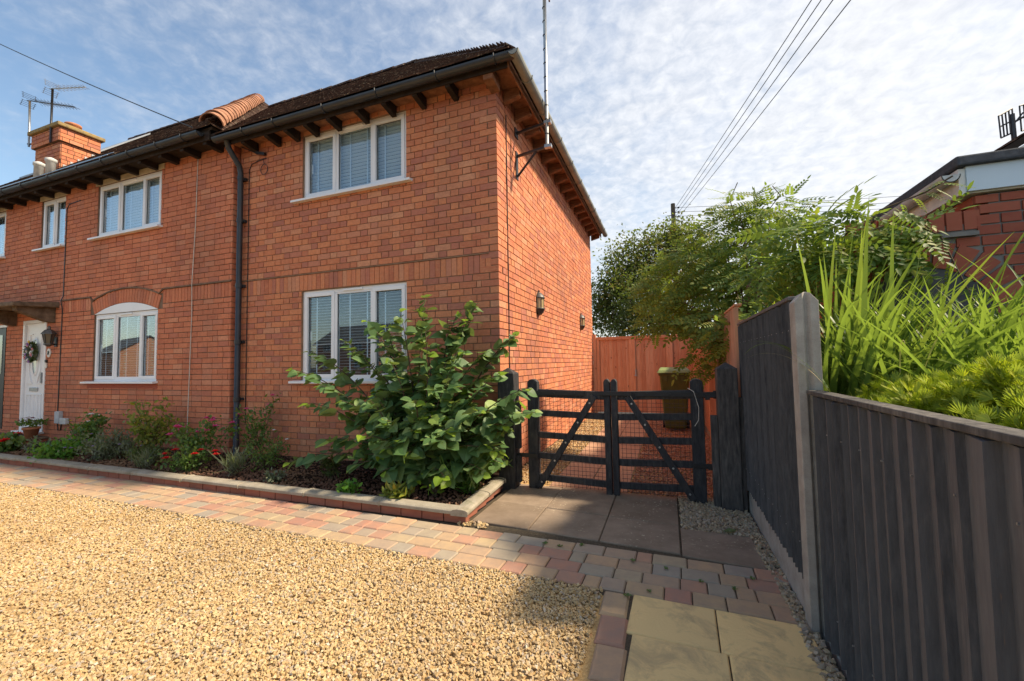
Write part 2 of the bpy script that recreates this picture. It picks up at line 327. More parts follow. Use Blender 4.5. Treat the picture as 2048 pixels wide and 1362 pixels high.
def mesh_inst(name, bv, bf, M, T, mat, parent=None, kind=None, smooth=False):
    """joins many copies of one small shape (all faces of equal size) into one mesh"""
    bv = np.asarray(bv, float); bf = np.asarray(bf, int); M = np.asarray(M); T = np.asarray(T); n = len(T); nv = len(bv); k = bf.shape[1]
    vv = (np.einsum('nij,vj->nvi', M, bv)+T[:, None, :]-base_of(parent)).reshape(-1, 3)
    ff = (bf[None]+(np.arange(n)*nv)[:, None, None]).reshape(-1)
    me = bpy.data.meshes.new(name); me.vertices.add(len(vv)); me.vertices.foreach_set('co', vv.astype(np.float32).ravel())
    nf = n*len(bf); me.loops.add(nf*k); me.loops.foreach_set('vertex_index', ff.astype(np.int32))
    me.polygons.add(nf); me.polygons.foreach_set('loop_start', np.arange(0, nf*k, k, dtype=np.int32))
    me.polygons.foreach_set('use_smooth', np.full(nf, bool(smooth)))
    me.update(calc_edges=True); me.materials.append(MT(mat)); o = link(name, me, parent)
    if kind: o['kind'] = kind
    return o
CUBE_V = np.array([(x, y, z) for z in (-.5, .5) for y in (-.5, .5) for x in (-.5, .5)])
CUBE_F = np.array([(0,2,3,1),(4,5,7,6),(0,1,5,4),(1,3,7,5),(3,2,6,7),(2,0,4,6)])
def rotz(a): c, s = np.cos(a), np.sin(a); z = np.zeros_like(c); o = z+1; return np.stack([np.stack([c,-s,z],-1), np.stack([s,c,z],-1), np.stack([z,z,o],-1)], -2)
def rand_rot(n, tilt=1.):
    a = rng.uniform(0, 2*math.pi, n); b = rng.normal(0, tilt, n); c = rng.normal(0, tilt, n)
    Rx = np.zeros((n,3,3)); Rx[:,0,0] = 1; Rx[:,1,1] = Rx[:,2,2] = np.cos(b); Rx[:,1,2] = -np.sin(b); Rx[:,2,1] = np.sin(b)
    Ry = np.zeros((n,3,3)); Ry[:,1,1] = 1; Ry[:,0,0] = Ry[:,2,2] = np.cos(c); Ry[:,0,2] = np.sin(c); Ry[:,2,0] = -np.sin(c)
    return rotz(a)@Rx@Ry
def frames(d, nrm):   # columns: side, along d, normal
    d = d/(np.linalg.norm(d, axis=1, keepdims=True)+1e-9); x = np.cross(d, nrm); x /= np.linalg.norm(x, axis=1, keepdims=True)+1e-9
    return np.stack([x, d, np.cross(x, d)], -1)
def place(name, me, parent, M, t):
    o = bpy.data.objects.new(name, me); COL.objects.link(o); o.parent = parent
    t = t-base_of(parent)
    o.matrix_local = Matrix(((M[0][0],M[0][1],M[0][2],t[0]),(M[1][0],M[1][1],M[1][2],t[1]),(M[2][0],M[2][1],M[2][2],t[2]),(0,0,0,1)))
    return o
def raw_mesh(name, v, f, mat, smooth=False):
    me = bpy.data.meshes.new(name); me.from_pydata([tuple(p) for p in v], [], [tuple(q) for q in f]); me.materials.append(MT(mat))
    if smooth: me.polygons.foreach_set('use_smooth', [True]*len(me.polygons))
    return me
def struct(o): o['kind'] = 'structure'; return o

# ------------------------------------------------------------ ground
g = MB().box(-300, 300, -300, 300, -.4, -.08).build('ground', 'asphalt'); struct(g)
gd = MB().box(-14, 1.58, -9.5, -1.80, -.07, -.016).build('gravel_drive', 'gravel_base'); struct(gd)
tilt = lambda x: -.022*max(0, x+4)
pp = MB().hexa([(-14,-1.23,-.07),(2.46,-1.23,-.07),(2.46,-2.0,-.07),(-14,-1.86,-.07)][::-1], [(-14,-1.23,-.012),(2.46,-1.23,-.012),(2.46,-2.0,-.012),(-14,-1.86,-.012)][::-1]).build('paver_path', 'sand_joint'); struct(pp)
def bevel_block(name, w, l, h, b, mat):   # block with chamfered upper edges, top at z=0
    v = [(-w/2,-l/2,-h),(w/2,-l/2,-h),(w/2,l/2,-h),(-w/2,l/2,-h),(-w/2,-l/2,-b),(w/2,-l/2,-b),(w/2,l/2,-b),(-w/2,l/2,-b),
         (-w/2+b,-l/2+b,0),(w/2-b,-l/2+b,0),(w/2-b,l/2-b,0),(-w/2+b,l/2-b,0)]
    f = [(0,1,5,4),(1,2,6,5),(2,3,7,6),(3,0,4,7),(4,5,9,8),(5,6,10,9),(6,7,11,10),(7,4,8,11),(8,9,10,11)]
    return raw_mesh(name, v, f, mat)
ROWS = [-1.25, -1.395, -1.54, -1.685, -1.825]
pv = {w: bevel_block('paver', w-.006, .139, .05, .007, 'paver') for w in (.105, .15, .175, .22)}
far = []; count = 0
for r in range(4):
    x = 2.475-.02*r
    while x > -11:
        w = random.choice([.105, .15, .15, .175, .22, .22]); xc = x-w/2; yc = (ROWS[r]+ROWS[r+1])/2+tilt(xc); z = random.uniform(-.003, .003)
        if x > -7.4:
            o = place('paver', pv[w], pp, rotz(np.array(-.022 if xc > -4 else 0.)), V(xc, yc, z)); o.rotation_euler.x += random.gauss(0, .008); count += 1
        else: far.append((w, xc, yc, z))
        x -= w
mesh_inst('paver_run', CUBE_V, CUBE_F, np.array([np.diag([w-.007, .138, .05]) for w, *_ in far]), np.array([(x, y, z-.025) for w, x, y, z in far]), 'paver', pp, 'stuff')
# edge blocks beside the drive
eb = bevel_block('edge_block', .145, .232, .06, .012, 'paver')
y = -1.955
while y > -4.6: place('edge_block', eb, pp, rotz(np.array(random.gauss(0, .008))), V(1.505+(-1.955-y)*.055, y-.118, random.uniform(-.002, .004))); y -= .24
# yellow flagstones
fp = MB().box(1.57, 2.46, -4.7, -1.93, -.07, -.014).build('flagstone_path', 'sand_joint'); struct(fp)
fs = bevel_block('flagstone', .424, .36, .05, .006, 'slab_yellow')
for i in range(8):
    for j in range(2): place('flagstone', fs, fp, rotz(np.array(-.03)), V(1.805+.43*j+.02*i, -2.135-.015*j-.366*i, random.uniform(-.002, .003)))
# dark slabs in front of the gate
sp_ = MB().box(.14, 2.46, -1.42, .0, -.07, -.018).build('slab_forecourt', 'sand_joint'); struct(sp_)
def quad_slab(name, mat, parent, pts, h=.05, b=.005, z=0):
    c = np.mean(pts, 0); t = [c+(V(*p)-c)*(1-b/np.linalg.norm(V(*p)-c)*1.4) for p in pts]
    m = MB(); m.add([(p[0], p[1], -h) for p in pts]+[(p[0], p[1], z-b) for p in pts]+[(p[0], p[1], z) for p in t],
        [(0,1,5,4),(1,2,6,5),(2,3,7,6),(3,0,4,7),(4,5,9,8),(5,6,10,9),(6,7,11,10),(7,4,8,11),(8,9,10,11)]); return m.build(name, mat, parent)
sy = lambda y, x: y-.07*(x-.7)
xs = [.19, .72, 1.295, 1.872, 2.40]
for i in range(3):
    a, b = xs[i]+.004, xs[i+1]-.004
    quad_slab('slab', 'slab_dark', sp_, [(a, sy(-.695, a)), (b, sy(-.695, b)), (b, -.03), (a, -.03)], z=random.uniform(-.003, .003))
    quad_slab('slab', 'slab_dark', sp_, [(a, sy(-1.235, a)), (b, sy(-1.235, b)), (b, sy(-.705, b)), (a, sy(-.705, a))], z=random.uniform(-.003, .003))
quad_slab('slab', 'slab_dark', sp_, [(1.88, -1.345), (2.385, -1.39), (2.38, -.87), (1.88, -.83)], z=.002)
# side passage: slabs, light gravel by the wall, red gravel by the fence
ps = MB().box(.0, 2.46, .0, 6.55, -.07, -.016).build('side_path', 'gravel_base'); struct(ps)
yy = -.02
while yy < 6.3:
    for x0, x1 in ((.56, .97), (.98, 1.39)): quad_slab('slab', 'slab_pink', ps, [(x0, yy), (x1, yy), (x1, yy+.40), (x0, yy+.40)], z=random.uniform(-.002, .003))
    yy += .41
STONES = [np.array(CUBE_V)*1.0+rng.normal(0, .13, (8, 3)) for _ in range(1)]
def scatter(name, label, mat, pts, size, zr, parent=None, flat=.55, cat=None):
    n = len(pts); sc = np.stack([rng.uniform(.6, 1.35, n), rng.uniform(.5, 1.0, n), rng.uniform(.3, .75, n)*flat/.55], -1)*size
    jit = rng.normal(0, .13, (n, 8, 3)); b = CUBE_V.copy(); b[4:, :2] *= .72; b[:4, :2] *= .8; b = b+jit
    R = rand_rot(n, .42); v = np.einsum('nij,nvj->nvi', R, b*sc[:, None, :])+np.concatenate([pts, rng.uniform(zr[0], zr[1], (n, 1))], 1)[:, None, :]-base_of(parent)
    f = (CUBE_F[None]+(np.arange(n)*8)[:, None, None]).reshape(-1)
    me = bpy.data.meshes.new(name); me.vertices.add(n*8); me.vertices.foreach_set('co', v.astype(np.float32).ravel())
    me.loops.add(n*24); me.loops.foreach_set('vertex_index', f.astype(np.int32)); me.polygons.add(n*6); me.polygons.foreach_set('loop_start', np.arange(0, n*24, 4, dtype=np.int32)); me.polygons.foreach_set('use_smooth', np.zeros(n*6, bool))
    me.update(calc_edges=True); me.materials.append(MT(mat)); o = link(name, me, parent); o['kind'] = 'stuff'
    if label and parent is None: tag(o, label, cat or 'gravel')
    return o
# golden gravel of the drive, denser and finer sampled near the camera, sparse beyond the frame
def drive_points():
    P = rng.uniform((-9, -4.7), (1.42, -1.80), (400000, 2))
    d = P-CAM[:2]; dist = np.hypot(d[:, 0], d[:, 1]); ang = np.degrees(np.arctan2(d[:, 0], d[:, 1]))
    keep = (P[:, 1] < -1.80+np.minimum(0, -.022*(P[:, 0]+4))-.03+rng.normal(0, .012, len(P))) & (dist > 1.0) & (ang > -79) & (ang < 10)
    keep &= P[:, 0] < 1.425+.055*(-1.955-P[:, 1])
    keep &= rng.uniform(0, 1, len(P)) < np.where(dist < 3.2, .62, np.where(dist < 5, .5, .36))
    return P[keep]
DP = drive_points(); print('gravel stones', len(DP))
scatter('gravel', 'golden angular gravel covering the sunlit drive', 'gravel', DP, .0172, (-.016, .000), None, .5)
P = rng.uniform((1.41, .0), (2.46, 6.4), (9000, 2)); scatter('red_gravel', 'reddish gravel along the fence behind the gate', 'gravel_red', P, .028, (-.014, .006))
P = rng.uniform((.01, .05), (.55, 6.4), (5000, 2)); scatter('pale_gravel', 'pale gravel strip at the foot of the sunlit side wall', 'gravel', P, .026, (-.014, .006))
P = rng.uniform((1.89, -.86), (2.45, -.0), (2600, 2)); P2 = rng.uniform((2.38, -4.5), (2.47, -.8), (1800, 2))
P2 = P2[(P2[:, 0] > 2.40) | ((P2[:, 1] > -1.4))]
scatter('pebbles', 'mixed pebbles filling the strip beside the black fence', 'pebbles', np.concatenate([P, P2]), .026, (-.014, .008))
P = rng.uniform((.1, -1.33), (.4, -1.22), (40, 2)); scatter('stray_pebbles', 'few loose pebbles lying at the kerb corner', 'gravel', P, .026, (.0, .008))

# ------------------------------------------------------------ brickwork
CH = .0837; JT = .011
def courses(u0, u1, z0, z1, bond):
    out = []; k = 0; z = z0
    while z < z1-.01:
        zt = min(z+CH, z1); u = u0; i = 0
        if bond == 'flemish': u -= (0 if k % 2 else .172); seq = [.228, .116]
        elif bond == 'stretch': u -= (.114 if k % 2 else 0); seq = [.228]
        else: u -= random.uniform(0, .2); seq = None
        while u < u1:
            w = seq[i % len(seq)] if seq else random.choice([.228, .228, .116]); i += 1
            if bond == 'stretch' and random.random() < .12: w = .116
            a, b = max(u, u0), min(u+w, u1)
            if b-a > .03: out.append([a, b, z, zt])
            u += w
        z += CH; k += 1
    return out
def cut(bricks, holes):
    for h0, h1, hz0, hz1 in holes:
        nb = []
        for a, b, z0, z1 in bricks:
            if b <= h0 or a >= h1 or z1 <= hz0+.005 or z0 >= hz1-.005: nb.append([a, b, z0, z1]); continue
            zs = []
            if z0 < hz0-.02: zs.append((z0, hz0))
            if z1 > hz1+.02: zs.append((hz1, z1))
            for q0, q1 in zs: nb.append([max(a, h0), min(b, h1), q0, q1])
            if a < h0-.02: nb.append([a, h0, z0, z1])
            if b > h1+.02: nb.append([h1, b, z0, z1])
        bricks = nb
    return bricks
def lay(parent, bricks, frame, mat, nsingle, field_name, depth=.03):
    """frame(u,z) -> point on the face, plus unit u and outward normal. the nsingle that show largest become objects"""
    org, ud, nd = frame; ud = V(*ud); nd = V(*nd); org = V(*org)
    C, SC, A = [], [], []
    for a, b, z0, z1 in bricks:
        w = b-a-JT; h = z1-z0-JT
        if w < .012 or h < .012: continue
        pr = random.gauss(0, .0016); c = org+ud*((a+b)/2)+nd*(pr-depth/2); c[2] += (z0+z1)/2
        d = CAM-c; C.append(c); SC.append((w, depth, h)); A.append(w*h*abs(d@nd)/(np.linalg.norm(d)**3))
    C = np.array(C); SC = np.array(SC); B = np.stack([ud, -nd, V(0, 0, 1)], -1); order = np.argsort(A)[::-1]
    # sharing: bricks of one rounded size use one mesh
    cache = {}; singles = order[:nsingle]; rest = order[nsingle:]
    for i in singles:
        key = tuple(np.round(SC[i], 3))
        if key not in cache: cache[key] = raw_mesh('brick', CUBE_V*SC[i], CUBE_F, mat)
        place('brick', cache[key], parent, B@np.diag([1, 1, 1])@rotz(np.array(0.)), C[i])
    if len(rest): mesh_inst(field_name, CUBE_V, CUBE_F, np.array([B@np.diag(SC[i]) for i in rest]), C[rest], mat, parent, 'stuff')
def rect_minus(u0, u1, z0, z1, holes):
    us = sorted({u0, u1, *[h[0] for h in holes], *[h[1] for h in holes]}); out = []
    for a, b in zip(us[:-1], us[1:]):
        hs = sorted([(h[2], h[3]) for h in holes if h[0] <= a+1e-6 and h[1] >= b-1e-6]); z = z0
        for q0, q1 in hs:
            if q0 > z: out.append((a, b, z, q0))
            z = q1
        if z < z1: out.append((a, b, z, z1))
    return out

# ============================================================ the end house
H = thing('brick_house', 'orange brick house end with hipped roof, its side wall in full sun', 'house', (0, 0, 0))
WT = 4.80
UW = (-3.04, -1.28, 3.745, 4.70); LW = (-3.04, -1.28, 1.15, 2.42)
fw = MB()
for a, b, z0, z1 in rect_minus(-4.30, 0, -.05, WT+.04, [UW, LW]): fw.box(a, b if b < 0 else -.010, .010, .28, z0, z1)
fw = fw.build('front_wall', 'mortar', H)
sw = MB().box(-.28, -.010, .2805, 6.54, -.05, WT).build('side_wall', 'mortar_dark', H)
MB().box(-12.9, -.2805, 6.3, 6.54, -.05, 4.7).box(-12.9, -.3, .5, 6.3, -.05, .02).box(-12.9, -.3, .3, 6.3, 2.45, 2.6).box(-4.5, -4.3, .3, 6.3, 0, 4.7).build('rear_wall', 'interior', H)
# quoins
for k in range(57):
    z = k*CH; lx, ly = (.224, .108) if k % 2 else (.108, .224)
    zz = z+CH/2
    if 2.42 < zz < 2.68 and lx > .2: pass
    key = ('q', k % 2)
    if key not in LOC: LOC[key] = raw_mesh('brick', CUBE_V*V(lx, ly, CH-JT), CUBE_F, 'brick_orange')
    if z+CH > WT: break
    place('brick', LOC[key], sw, np.eye(3), V(-lx/2+random.gauss(0, .001), ly/2, zz))
fb = courses(-4.30, -.119, 0, 2.425, 'flemish')
fb = [b for b in fb]
st = 2.655
sol = [[x-.002, x+.0785, 2.426, 2.426+.229] for x in np.arange(-4.30, -.14, .0765)]
fb2 = courses(-4.30, -.119, st+.018, WT, 'flemish')
for i, b in enumerate(fb+fb2):      # alternate quoin widths
    pass
def bond_to_quoin(bl, end):
    o = []
    for a, b, z0, z1 in bl:
        k = int(round(z0/CH)); lim = -(.224 if k % 2 else .108)-.000
        if a < lim: o.append([a, min(b, lim), z0, z1])
    return o
allf = cut(bond_to_quoin(fb+fb2, 0), [UW, LW])+sol
lay(fw, allf, ((0, 0, 0), (1, 0, 0), (0, -1, 0)), 'brick_orange', 150, 'brick_field')
sb = []
for a, b, z0, z1 in courses(.108, 6.535, 0, WT, 'mixed'):
    k = int(round(z0/CH)); lim = .108 if k % 2 else .224
    if b > lim+.03: sb.append([max(a, lim), b, z0, z1])
lay(sw, sb, ((0, 0, 0), (0, 1, 0), (1, 0, 0)), 'brick_orange', 90, 'brick_field')
MB().box(-4.3, -.119, -.010, .02, st+.001, st+.013).build('string_course', 'mortar', H)

def window(parent, x0, x1, z0, z1, yf, muls, opens, rail=.07, sill=(.15, .1), arch=None, blind=True, top=True, closed=False):
    """casement window: frame > panes, sill, blind. yf = face of the frame; muls = mullion positions; opens = lights with a sash"""
    m = MB(); e = .055
    yb = yf+.06
    m.box(x0, x1, yf, yb, z1-e, z1).box(x0, x1, yf, yb, z0, z0+e).box(x0, x0+e, yf, yb, z0+e, z1-e).box(x1-e, x1, yf, yb, z0+e, z1-e)
    for u in muls: m.box(u-.028, u+.028, yf, yb, z0+e, z1-e)
    w = m.build('window', 'upvc', parent, .004)
    ed = [x0+e]+[q for u in muls for q in (u-.028, u+.028)]+[x1-e]
    for i in range(len(ed)//2):
        a, b = ed[2*i], ed[2*i+1]; c, d = z0+e, z1-e
        if opens[i]:
            s = MB(); k = .052; a -= .018; b += .018; c -= .018; d += .018
            s.box(a, b, yf-.014, yf+.045, d-k, d).box(a, b, yf-.014, yf+.045, c, c+k).box(a, a+k, yf-.014, yf+.045, c+k, d-k).box(b-k, b, yf-.014, yf+.045, c+k, d-k).build('sash', 'upvc', w, .004)
            a += k; b -= k; c += k; d -= k
        else:
            MB().box(a, b, yf+.005, yf+.03, d-.02, d).build('bead', 'upvc', w); MB().box(a, b, yf+.005, yf+.03, c, c+.02).build('bead', 'upvc', w)
        MB().box(a, b, yf+.022, yf+.026, c, d).build('pane', 'glass', w)
        gk = .007; MB().box(a, b, yf+.016, yf+.021, d-gk, d).box(a, b, yf+.016, yf+.021, c, c+gk).box(a, a+gk, yf+.016, yf+.021, c+gk, d-gk).box(b-gk, b, yf+.016, yf+.021, c+gk, d-gk).build('gasket', 'black_plastic', w)
        if opens[i]: MB().box((b-.03 if i else a+.012), (b-.012 if i else a+.03), yf+.034, yf+.05, (c+d)/2-.07, (c+d)/2+.06).build('handle', 'upvc', w)
    if sill: MB().hexa([(x0-sill[0], yf-.11, z0-.035), (x1+sill[1], yf-.11, z0-.035), (x1+sill[1], yf+.03, z0-.03), (x0-sill[0], yf+.03, z0-.03)], [(x0-sill[0], yf-.11, z0-.006), (x1+sill[1], yf-.11, z0-.006), (x1+sill[1], yf-.001, z0+.006), (x0-sill[0], yf-.001, z0+.006)]).build('sill', 'upvc', w)
    if top: MB().box((x0+x1)/2-.16, (x0+x1)/2+.17, yf-.018, yf+.001, z1-.042, z1-.018).build('trickle_vent', 'upvc', w)
    if blind:
        b = MB(); z = z0+.03; yy_ = yf+.075; dy, dz, st_ = (.028, -.026, .050) if closed else (.034, -.004, .040)
        while z < z1-.05:
            b.hexa([(x0+.03, yy_, z), (x1-.03, yy_, z), (x1-.03, yy_+dy, z+dz), (x0+.03, yy_+dy, z+dz)], [(x0+.03, yy_, z+.002), (x1-.03, yy_, z+.002), (x1-.03, yy_+dy, z+dz+.002), (x0+.03, yy_+dy, z+dz+.002)]); z += st_
        b.box(x0+.03, x1-.03, yy_, yy_+.04, z1-.06, z1-.03)
        n = 2*len(opens)
        for i in range(n): u = x0+(x1-x0)*(i+.5)/n+.03; b.box(u, u+.018, yy_-.006, yy_-.003, z0+.03, z1-.05)
        b.build('blind', 'blind', w)
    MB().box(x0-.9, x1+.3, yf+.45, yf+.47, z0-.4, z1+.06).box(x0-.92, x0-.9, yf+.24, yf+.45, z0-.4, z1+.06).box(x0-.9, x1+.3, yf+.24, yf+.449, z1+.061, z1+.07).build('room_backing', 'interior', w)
    return w
window(H, *UW[:2], UW[2], UW[3], .035, [-2.45, -1.84], [1, 0, 1], closed=True)
window(H, *LW[:2], LW[2], LW[3], .035, [-2.46, -1.84], [1, 0, 1])

# eaves and roofs
def roof_slab(parent, name, quad, mat):   # thin slab from four corners
    q = [V(*p) for p in quad]; n = np.cross(q[1]-q[0], q[3]-q[0]); n /= np.linalg.norm(n); n *= np.sign(n[2])
    return MB().hexa([p-n*.05 for p in q], q).build(name, mat, parent)
RK = .907; RE = 4.83; RIDGE = V(-3.27, 3.27)
rz = lambda y: RE+RK*(y+.30)
rf = MB().add([(-4.42,-.30,RE),(.30,-.30,RE),(-3.27,3.27,rz(3.27)),(-8.6,3.27,rz(3.27)),(.30,6.84,RE),(-8.6,6.84,RE),(-8.6,3.0,rz(3.0)),(-4.42,-.05,rz(-.05))],
              [(0,1,2,3,6,7),(1,4,2),(4,5,3,2)]).build('roof', 'timber_dark', H)
sol_ = rf.modifiers.new('thick', 'SOLIDIFY'); sol_.thickness = .04; sol_.offset = -1
def tile_slope(parent, e0, e1, up, length, trim, mat='roof_tile', tw=.168, gauge=.105):
    """rows of plain tiles from eave edge e0-e1 up the slope; trim(s,t) says which part of row is inside (u0,u1)"""
    e0, e1 = V(*e0), V(*e1); ud = (e1-e0)/np.linalg.norm(e1-e0); L = np.linalg.norm(e1-e0); upd = V(*up)/np.linalg.norm(V(*up)); nd = np.cross(ud, upd); nd *= np.sign(nd[2])
    M, T = [], []; k = 0; t = -.03
    while t < length:
        a, b = trim(max(t, 0)); u = a-(tw/2 if k % 2 else 0)
        while u < b:
            p, q = max(u, a), min(u+tw, b)
            if q-p > .03:
                lift = random.gauss(.018, .0012); tl = random.gauss(.07, .004)
                d = upd*math.cos(tl)-nd*math.sin(tl); n2 = np.cross(ud, d); n2 *= np.sign(n2[2])
                M.append(np.stack([ud*(q-p-.004), d*(gauge*1.5), n2*.013], -1)); T.append(e0+ud*((p+q)/2)+upd*(t+gauge*.75)+nd*lift)
            u += tw
        t += gauge; k += 1
    return mesh_inst('tile_rows', CUBE_V, CUBE_F, np.array(M), np.array(T), mat, parent, 'stuff')
sl = math.hypot(1, RK); SLen = 3.57*sl
tile_slope(rf, (-4.40, -.33, RE), (.33, -.33, RE), (0, 1, RK), SLen, lambda t: (-min(4, t/sl), 4.70-t/sl))
tile_slope(rf, (.33, -.33, RE), (.33, 6.87, RE), (-1, 0, RK), SLen, lambda t: (t/sl, 7.17-t/sl))
# hip tiles and ridge tiles
def ridge_run(parent, a, b, r, n, mat, name='ridge_tile', step=.3):
    a, b = V(*a), V(*b); L = np.linalg.norm(b-a); d = (b-a)/L; k = max(1, int(L/step)); sd_ = np.cross(d, V(0,0,1)); sd_ /= np.linalg.norm(sd_); up = np.cross(sd_, d)
    v, f = [], []
    for j, (t, rr) in enumerate(((0, r*1.04), (step*1.02, r*.94))):
        for i in range(n+1): an = math.pi*i/n; v.append((math.cos(an)*rr, t, math.sin(an)*rr)); v.append((math.cos(an)*(rr-.016), t, math.sin(an)*(rr-.016)))
    m = 2*(n+1)
    for i in range(n): f += [(2*i, 2*i+2, m+2*i+2, m+2*i), (2*i+1, m+2*i+1, m+2*i+3, 2*i+3), (2*i, 2*i+1, 2*i+3, 2*i+2), (m+2*i, m+2*i+2, m+2*i+3, m+2*i+1)]
    me = raw_mesh(name, v, f, mat)
    for i in range(k):
        o = place(name, me, parent, np.stack([sd_, d, up], -1), a+d*(i*step)+up*random.gauss(0, .004))
ridge_run(rf, (-3.2, 3.27, rz(3.27)), (-7.7, 3.27, rz(3.27)), .10, 6, 'roof_tile')
ridge_run(rf, (.24, -.24, RE+.03), (-3.2, 3.2, rz(3.2)+.02), .07, 6, 'roof_tile', 'hip_tile')
# gutters
def gutter(parent, a, b, r=.062, mat='gutter_black', clips=(), name='gutter', cap=True):
    a, b = V(*a), V(*b); d = (b-a)/np.linalg.norm(b-a); s_ = np.cross(d, V(0,0,1)); v, f = [], []; n = 10
    for p in (a, b):
        for rr in (r, r-.006):
            for i in range(n+1): an = math.pi+math.pi*i/n; v.append(p+s_*math.cos(an)*rr+V(0,0,1)*(math.sin(an)*rr))
    m = n+1
    for i in range(n): f += [(i, i+1, 2*m+i+1, 2*m+i), (m+i, 3*m+i, 3*m+i+1, m+i+1), (i, m+i, m+i+1, i+1), (2*m+i, 2*m+i+1, 3*m+i+1, 3*m+i)]
    f += [(0, 2*m, 3*m, m), (n, m+n, 3*m+n, 2*m+n)]
    if cap: f += [tuple(range(m)), tuple(2*m+i for i in range(m-1, -1, -1))]
    gobj = MB().add(v, f).build(name, mat, parent)
    for t in clips:
        p = a+d*t; c = MB(); pts = [p+s_*math.cos(math.pi+math.pi*i/8)*(r+.006)+V(0,0,1)*(math.sin(math.pi+math.pi*i/8)*(r+.006)+.012*(i in (0, 8))) for i in range(9)]
        c.tube(pts, .008, 5).build('bracket', mat, gobj)
    return gobj
gutter(H, (-4.42, -.325, 4.775), (.36, -.325, 4.775), clips=[.62, 1.22, 2.1, 2.95, 3.8, 4.55])
plain('gutter_pale', (.27, .28, .26), .6, .4, 4, .35)
gutter(H, (.36, -.385, 4.775), (.36, 6.9, 4.775), mat='gutter_pale', clips=[.5, 1.2, 2.0, 2.8, 3.6, 4.4, 5.2, 6.0, 6.7])
fe = MB().box(-4.3, .25, -.262, -.245, 4.68, 4.80).build('fascia_board', 'timber_dark', H)
MB().box(.245, .262, -.26, 6.8, 4.68, 4.80).build('fascia_board', 'rafter_wood', H)
MB().box(-4.3, .24, -.24, -.005, 4.765, 4.785).box(.005, .24, -.004, 6.8, 4.765, 4.785).build('soffit', 'rafter_wood', H)
for x in [-3.95, -3.48, -3.11, -2.75, -2.35, -1.88, -1.45, -.99, -.53]:
    MB().hexa([(x-.035, -.245, 4.66), (x+.035, -.245, 4.66), (x+.035, -.005, 4.62), (x-.035, -.005, 4.62)], [(x-.035, -.245, 4.764), (x+.035, -.245, 4.764), (x+.035, -.005, 4.764), (x-.035, -.005, 4.764)]).build('rafter_end', 'timber_dark', H, .006)
MB().hexa([(-.06, -.245, 4.62), (.06, -.245, 4.62), (.06, -.005, 4.60), (-.06, -.005, 4.60)], [(-.06, -.245, 4.764), (.06, -.245, 4.764), (.06, -.005, 4.764), (-.06, -.005, 4.764)]).build('rafter_end', 'rafter_wood', H, .008)
y = .25
while y < 6.7:
    MB().hexa([(.004, y-.035, 4.60), (.225, y-.035, 4.655), (.225, y+.035, 4.655), (.004, y+.035, 4.60)], [(.004, y-.035, 4.764), (.225, y-.035, 4.764), (.225, y+.035, 4.764), (.004, y+.035, 4.764)]).build('rafter_end', 'rafter_wood', H, .006); y += .43
# down pipe in the corner between the two houses
dp = MB().tube([(-4.20, -.30, 4.72), (-4.20, -.27, 4.62), (-4.20, -.10, 4.42), (-4.20, -.075, 4.32), (-4.20, -.075, .06)], .040, 14).build('drainpipe', 'gutter_black', H, 0, True)
for z in (4.2, 3.55, 2.55, 1.7, .85): MB().tube([(-4.20, -.075, z), (-4.20, -.075, z+.06)], .047, 14).box(-4.26, -4.14, -.045, -.003, z+.01, z+.05).build('pipe_collar', 'gutter_black', dp)
# thin cables
def cable(parent, pts, r, mat, name='cable'): return MB().tube(pts, r, 5).build(name, mat, parent)
cable(H, [(-3.75, -.01, 4.50), (-3.9, -.012, 4.49), (-4.05, -.012, 4.46), (-4.1, -.012, 4.38), (-4.1, -.012, .5)], .006, 'black_plastic')
cable(H, [(.008, .31, 4.5), (.008, .30, 2.4), (.008, .29, .2)], .007, 'black_plastic')
loop = [(-3.78+.07*math.cos(t), -.02, 4.33+.08*math.sin(t)) for t in np.linspace(.5*math.pi, 2.5*math.pi, 15)]
cable(H, loop+[(-3.80, -.02, 4.50)], .005, 'black_plastic')
MB().hexa([(-3.93, -.05, 4.585), (-3.75, -.05, 4.535), (-3.75, -.01, 4.535), (-3.93, -.01, 4.585)], [(-3.93, -.05, 4.625), (-3.75, -.05, 4.575), (-3.75, -.01, 4.575), (-3.93, -.01, 4.625)]).build('cable_joint', 'black_plastic', H)

# ============================================================ the terraced house on the left
T = thing('terraced_house', 'red brick house with arched window, white front door and long dark tiled roof', 'house', (-7, -.1, 0))
FY = -.1; X0 = -13.5; X1 = -4.32
AW = (-7.81, -6.04, 1.15, 2.34); UL = (-7.82, -6.03, 3.735, 4.70); US = (-9.69, -8.86, 3.73, 4.70); DR = (-10.165, -9.33, .2, 2.345); UF = (-12.3, -11.06, 3.73, 4.72); BD = (-11.75, -10.82, .2, 2.25)
holes = [AW, UL, US, DR, UF, BD]
tw_ = MB()
for a, b, z0, z1 in rect_minus(X0, X1, -.05, 4.90, holes): tw_.box(a, b-.010 if b > X1-.01 else b, FY+.010, .18, z0, z1)
tw_ = tw_.build('front_wall', 'mortar_dark', T)
